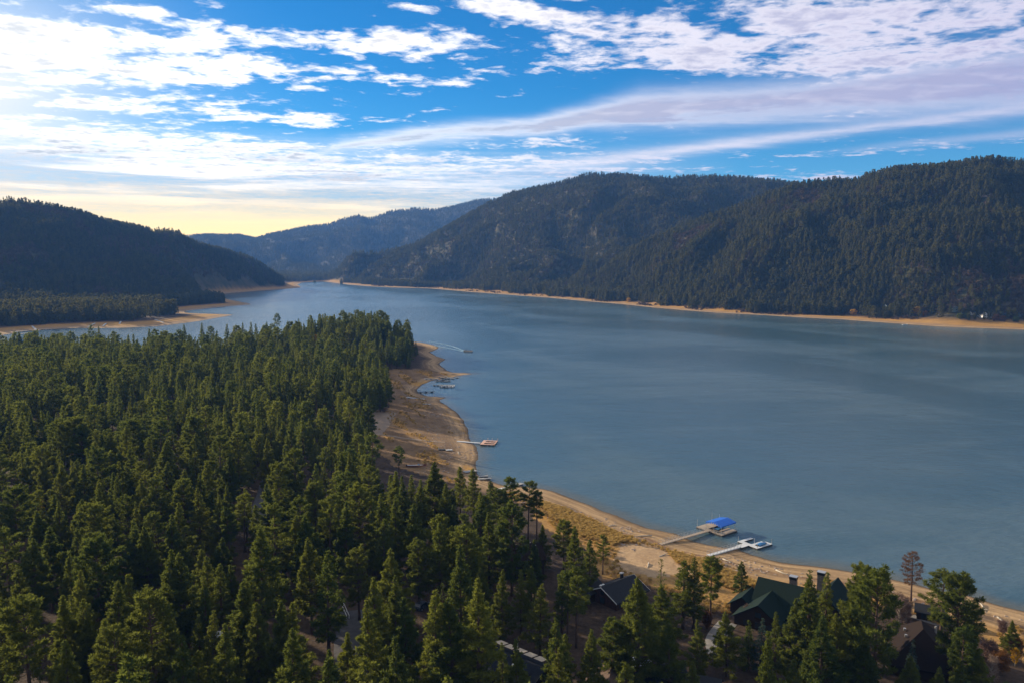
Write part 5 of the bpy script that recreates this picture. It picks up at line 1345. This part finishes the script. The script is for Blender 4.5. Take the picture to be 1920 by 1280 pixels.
for lab, a, b, w in [('dock slanting down the left shore below the pines', (165, 613.5), (178, 606.5), 2.4), ('short dock right of the slanting one on the left shore', (193, 612), (199, 607), 2.4), ('dock standing up from the sand of the left shore', (224, 608), (226.5, 603), 2.2), ('long thin dock on the sand spit of the left shore', (290, 599.5), (307, 605.5), 2.2),
                     ('first pier at the left edge marina', (25, 623), (52, 621), 3), ('second pier at the left edge marina', (36, 627), (56, 625), 3), ('third pier at the left edge marina', (60, 612), (68, 619), 2.5), ('fourth pier at the left edge marina', (82, 619), (97, 618), 2.5)]:
    plank_dock(lab, a, b, w, M['white_deck'], group='docks on the left shore', poles=False)

# yellow shrubs and willows along the far shore
# low brush breaking up the far beach
g = np.random.default_rng(93); P = []
for i in range(1400):
    u = g.random() * (len(far_shore) - 4) + 2; k0 = int(u); a_ = np.array(far_shore[k0]); b_ = np.array(far_shore[k0 + 1]); q = gz(*(a_ + (b_ - a_) * (u - k0))); q = q * (1 + g.uniform(12, 62) / np.hypot(*q))
    P.append(q)
P = np.array(P); z, ss_, _h = ground_parts(P[:, 0], P[:, 1]); keep_ = (ss_ > 10) & (fbm(P[:, 0], P[:, 1], 70, 3) + ss_ * .008 > .24); P = np.c_[P, z][keep_]; n = len(P); sz = g.uniform(.35, .95, n)
scatter('shore_brush', SRC_SCRUB, P, g.uniform(0, 6.28, n), np.stack([sz * 1.3, sz * 1.3, sz * .8], -1), g.integers(0, 3, n), 'low brown brush along the far beach', 'brush')
# a few pines standing in front of the far shore houses
g = np.random.default_rng(91); P = []
for px, py in [(1660, 582), (1676, 583), (1690, 584), (1780, 589), (1800, 591), (1811, 592), (1831, 596), (1852, 598), (1872, 599), (1893, 600), (1903, 600), (1925, 601), (1388, 573), (1408, 575), (956, 545), (972, 547), (1765, 588), (1740, 586), (1705, 585), (1645, 582), (1625, 581)]:
    for q in range(3):
        x, y, z = hit(px + g.normal(0, 3), py - abs(g.normal(0, 2.5)), 0, 600, 2600); P.append((x, y, z - .2))
n = len(P); sz = g.uniform(.55, 1.05, n)
scatter('shore_pines', SRC_FAR, np.array(P), g.uniform(0, 6.28, n), np.stack([sz, sz, sz], -1), g.integers(0, 5, n), 'pines screening the houses on the far shore', 'trees')
sh_tb, sV, sF, sT = make_tree(seed=501, H=4.6, cb=.03, Rm=3.2, shape='round', branches=40, per_m=4, tuft=.7, blades=6, bw=.35, trunk_r=.12)
SHRUB = {'gold': crown_mesh('foliage', sV, sF, sT, M['gold']), 'cedar': crown_mesh('foliage', sV, sF, sT, M['cedar']), 'dead': crown_mesh('foliage', sV, sF, sT, M['dead'])}
sh_stem = sh_tb.mesh('stem', M['bark'])
for i, (px, py, s_, kd, lab) in enumerate([
    (1053, 553, 1.6, 'gold', 'bright yellow bush at the water end of the far spur'), (1079, 551, 2.3, 'gold', 'large golden willow beside the bright yellow bush'), (1090, 550, 1.8, 'dead', 'rust coloured bush right of the golden willow'), (1179, 566, 1.5, 'gold', 'lone yellow bush midway along the far beach'),
    (970, 549, 1.4, 'cedar', 'green yellow bush at the left end of the far beach'), (985, 550, 1.2, 'cedar', 'second green yellow bush on the far beach'), (1030, 556, 1.3, 'cedar', 'olive bush left of the bright yellow one'), (1381, 576, 1.3, 'cedar', 'olive hedge bush below the white cabin'), (1392, 577, 1.6, 'dead', 'rust bush below the white cabin'), (1405, 577, 1.5, 'gold', 'yellow bush right of the rust one below the cabin'), (1432, 580, 1.2, 'dead', 'small rust bush on the far beach'),
    (1516, 585, 1.4, 'gold', 'yellow green bush left of the parking strip'), (1600, 591, 1.9, 'gold', 'spreading yellow bush on the far beach'), (1720, 589, 2.2, 'gold', 'tall yellow willow before the far pines'), (1735, 592, 1.5, 'dead', 'rust bush right of the tall yellow willow'), (1800, 597, 1.5, 'cedar', 'olive bush below the tall blue grey house'), (1812, 597, 1.4, 'cedar', 'second olive bush below the tall blue grey house'), (1868, 601, 1.8, 'dead', 'orange brown bush right of the white gabled house'), (1880, 602, 1.5, 'dead', 'small rust bush at the right end of the beach'), (1905, 603, 1.5, 'cedar', 'olive bush nearest the right edge of the beach'),
    (1560, 589, 1.1, 'cedar', 'small olive bush below the parking strip'), (590, 531, .9, 'cedar', 'pale green thicket at the far lake end'), (640, 533, 1.0, 'cedar', 'green thicket right of the far lake end'), (1262, 573, 1.2, 'dead', 'small rust bush in the middle of the far beach')]):
    x, y, z = hit(px, py, 0, 500, 3400); o = thing('shrub', lab, 'shrub', (x, y, z - .1), float(gf.uniform(0, 6.28)), 'shrubs along the far shore')
    s_ *= max(1, math.hypot(x, y) / 1500); o.scale = (s_, s_, s_ * .85); link('stem', sh_stem, o); link('foliage', SHRUB[kd], o)
# pinkish bare brush round the yards at right, golden brush by the lodge
b_tb, bV, bF, bT = make_tree(seed=511, H=2.6, cb=.02, Rm=2.2, shape='round', branches=60, per_m=7, tuft=.6, blades=8, bw=.05, trunk_r=.06, up0=40, up1=80)
BR = {'twig': crown_mesh('twigs', bV, bF, bT, M['twig']), 'gold': crown_mesh('twigs', bV, bF, bT, M['grass']), 'dead': crown_mesh('twigs', bV, bF, bT, M['dead'])}
b_stem = b_tb.mesh('stem', M['bark'])
for px, py, s_, kd, lab in [(1680, 1158, 1.3, 'twig', 'pinkish bare bush under the white birches'), (1697, 1160, 1.2, 'twig', 'pinkish bare bush right of the white birches'), (1668, 1150, 1.0, 'twig', 'pinkish bare bush left of the white birches'), (1855, 1250, 1.5, 'twig', 'pale bare bush below the small right pine'), (1875, 1262, 1.3, 'dead', 'rust bare bush in the lower right yard'), (1905, 1235, 1.2, 'dead', 'orange bush right of the small right pine'), (1408, 1128, 1.2, 'gold', 'golden bush against the left gable of the lodge'), (1416, 1118, 1.0, 'gold', 'golden bush behind the left gable of the lodge'), (1640, 1120, 1.3, 'gold', 'golden bush between the lodge and the birches'), (1400, 1165, 1.0, 'twig', 'bare bush at the lodge driveway'), (1325, 1178, 1.0, 'dead', 'rust bush on the bend of the drive'), (1880, 1190, .9, 'twig', 'small bare bush by the right beach'), (1350, 1240, .9, 'dead', 'rust bush on the low side of the drive')]:
    x, y, z = hit(px, py); o = thing('bare_shrub', lab, 'shrub', (x, y, z), float(gf.uniform(0, 6.28)), 'bare and golden brush round the yards'); o.scale = (s_,) * 3
    link('stem', b_stem, o); link('twigs', BR[kd], o)

# dry grass on the shore
g = np.random.default_rng(61)
def in_poly(poly, n):
    lo, hi = poly.min(0), poly.max(0); q = g.uniform(lo, hi, (n * 3, 2)); return q[poly_mask(q[:, 0], q[:, 1], poly)][:n]
Q = [in_poly(GOLD1, 2200), in_poly(GOLD2, 1600)]
q = in_poly(BEACH, 9000); ss_ = sdf(q[:, 0], q[:, 1]); d_ = fbm(q[:, 0], q[:, 1], 26, 3)
Q.append(q[(ss_ > 15) & (ss_ < 70) & (g.random(len(q)) < .35 + d_ * 1.2) & ~poly_mask(q[:, 0], q[:, 1], SANDY)])
q = in_poly(FIELD, 2600); gm = vnoise(q[:, 0] * .9 + q[:, 1] * .35, (q[:, 1] - q[:, 0] * .4) * .16, 4.2) + .4 * vnoise(q[:, 0], q[:, 1], 9)
ss_ = sdf(q[:, 0], q[:, 1]); Q.append(q[(ss_ > 8) & (gm > .12)])
q = np.concatenate(Q); z = ground_parts(q[:, 0], q[:, 1])[0]
n = len(q); sz = g.uniform(.5, 1.3, n)
scatter('dry_grass', SRC_GRASS, np.stack([q[:, 0], q[:, 1], z - .05], -1), g.uniform(0, 6.28, n), np.stack([sz * 1.2, sz * 1.2, sz * .65], -1), g.integers(0, 3, n), 'golden dry grass on the exposed lake shore', 'grass')

q = np.concatenate([in_poly(BEACH, 5200), in_poly(FIELD, 3200)]); ss_ = sdf(q[:, 0], q[:, 1]); d_ = fbm(q[:, 0], q[:, 1], 12, 3)
q = q[(ss_ > .5) & (ss_ < 26) & (g.random(len(q)) < .30 + d_)]; z = ground_parts(q[:, 0], q[:, 1])[0]; n = len(q); sz = g.uniform(.12, .42, n) ** 1.0
scatter('beach_stones', SRC_ROCK, np.stack([q[:, 0], q[:, 1], z], -1), g.uniform(0, 6.28, n), np.stack([sz, sz, sz * .8], -1), g.integers(0, 3, n), 'stones strewn over the bared lake bed', 'stones')
lm_ = []
for i in range(5):
    b = MB(); g2 = np.random.default_rng(800 + i); L_ = g2.uniform(3, 6.5); b.tube([(-L_ / 2, 0, .16), (0, g2.normal(0, .2), .2), (L_ / 2, g2.normal(0, .3), .15)], [.2, .16, .06], 6); b.tube([(L_ * .1, 0, .2), (L_ * .25, .9, .5)], [.09, .03], 5)
    lm_.append(b.mesh('trunk', M['pale_bark'], True))
k = 0
for px, py, lab in [(1060, 955, 'driftwood log on the golden slope right of the tall shore pines'), (1150, 985, 'driftwood log above the water left of the blue roofed dock'), (1205, 1005, 'driftwood log by the foot of the tan gangway'), (1245, 1040, 'driftwood log on the sandy clearing'), (1470, 1075, 'driftwood log on the beach above the lodge'), (1365, 1052, 'driftwood log right of the white gangway'), (1630, 1092, 'driftwood log left of the dead pine'), (1845, 1140, 'driftwood log on the right beach past the big pine'), (1880, 1165, 'driftwood log nearest the right edge'), (860, 850, 'driftwood log beside the pinkish dock walkway'), (1215, 1060, 'driftwood log on the inner side of the sandy clearing')]:
    x, y, z = hit(px, py); o = thing('driftwood_log', lab, 'log', (x, y, z - .02), float(g.uniform(0, 6.28)), 'driftwood on the beach'); link('trunk', lm_[k % 5], o); k += 1
# ------------------------------------------------------------------ air
def haze(density, col):
    b = MB(); b.box((0, 3600, 345), (8400, 8800, 720))
    m = bpy.data.materials.new('haze'); m.use_nodes = True; nt = m.node_tree; nt.nodes.clear()
    out = nt.nodes.new('ShaderNodeOutputMaterial'); v = nt.nodes.new('ShaderNodeVolumePrincipled')
    v.inputs['Color'].default_value = (*col, 1); v.inputs['Density'].default_value = density
    v.inputs['Anisotropy'].default_value = 0.0
    nt.links.new(v.outputs[0], out.inputs['Volume'])
    return tag(b.build('haze', m), 'thin blue haze in the air over the lake', kind='stuff')
try:
    haze(7.0e-5, (.13, .37, .98))
except AttributeError:
    pass
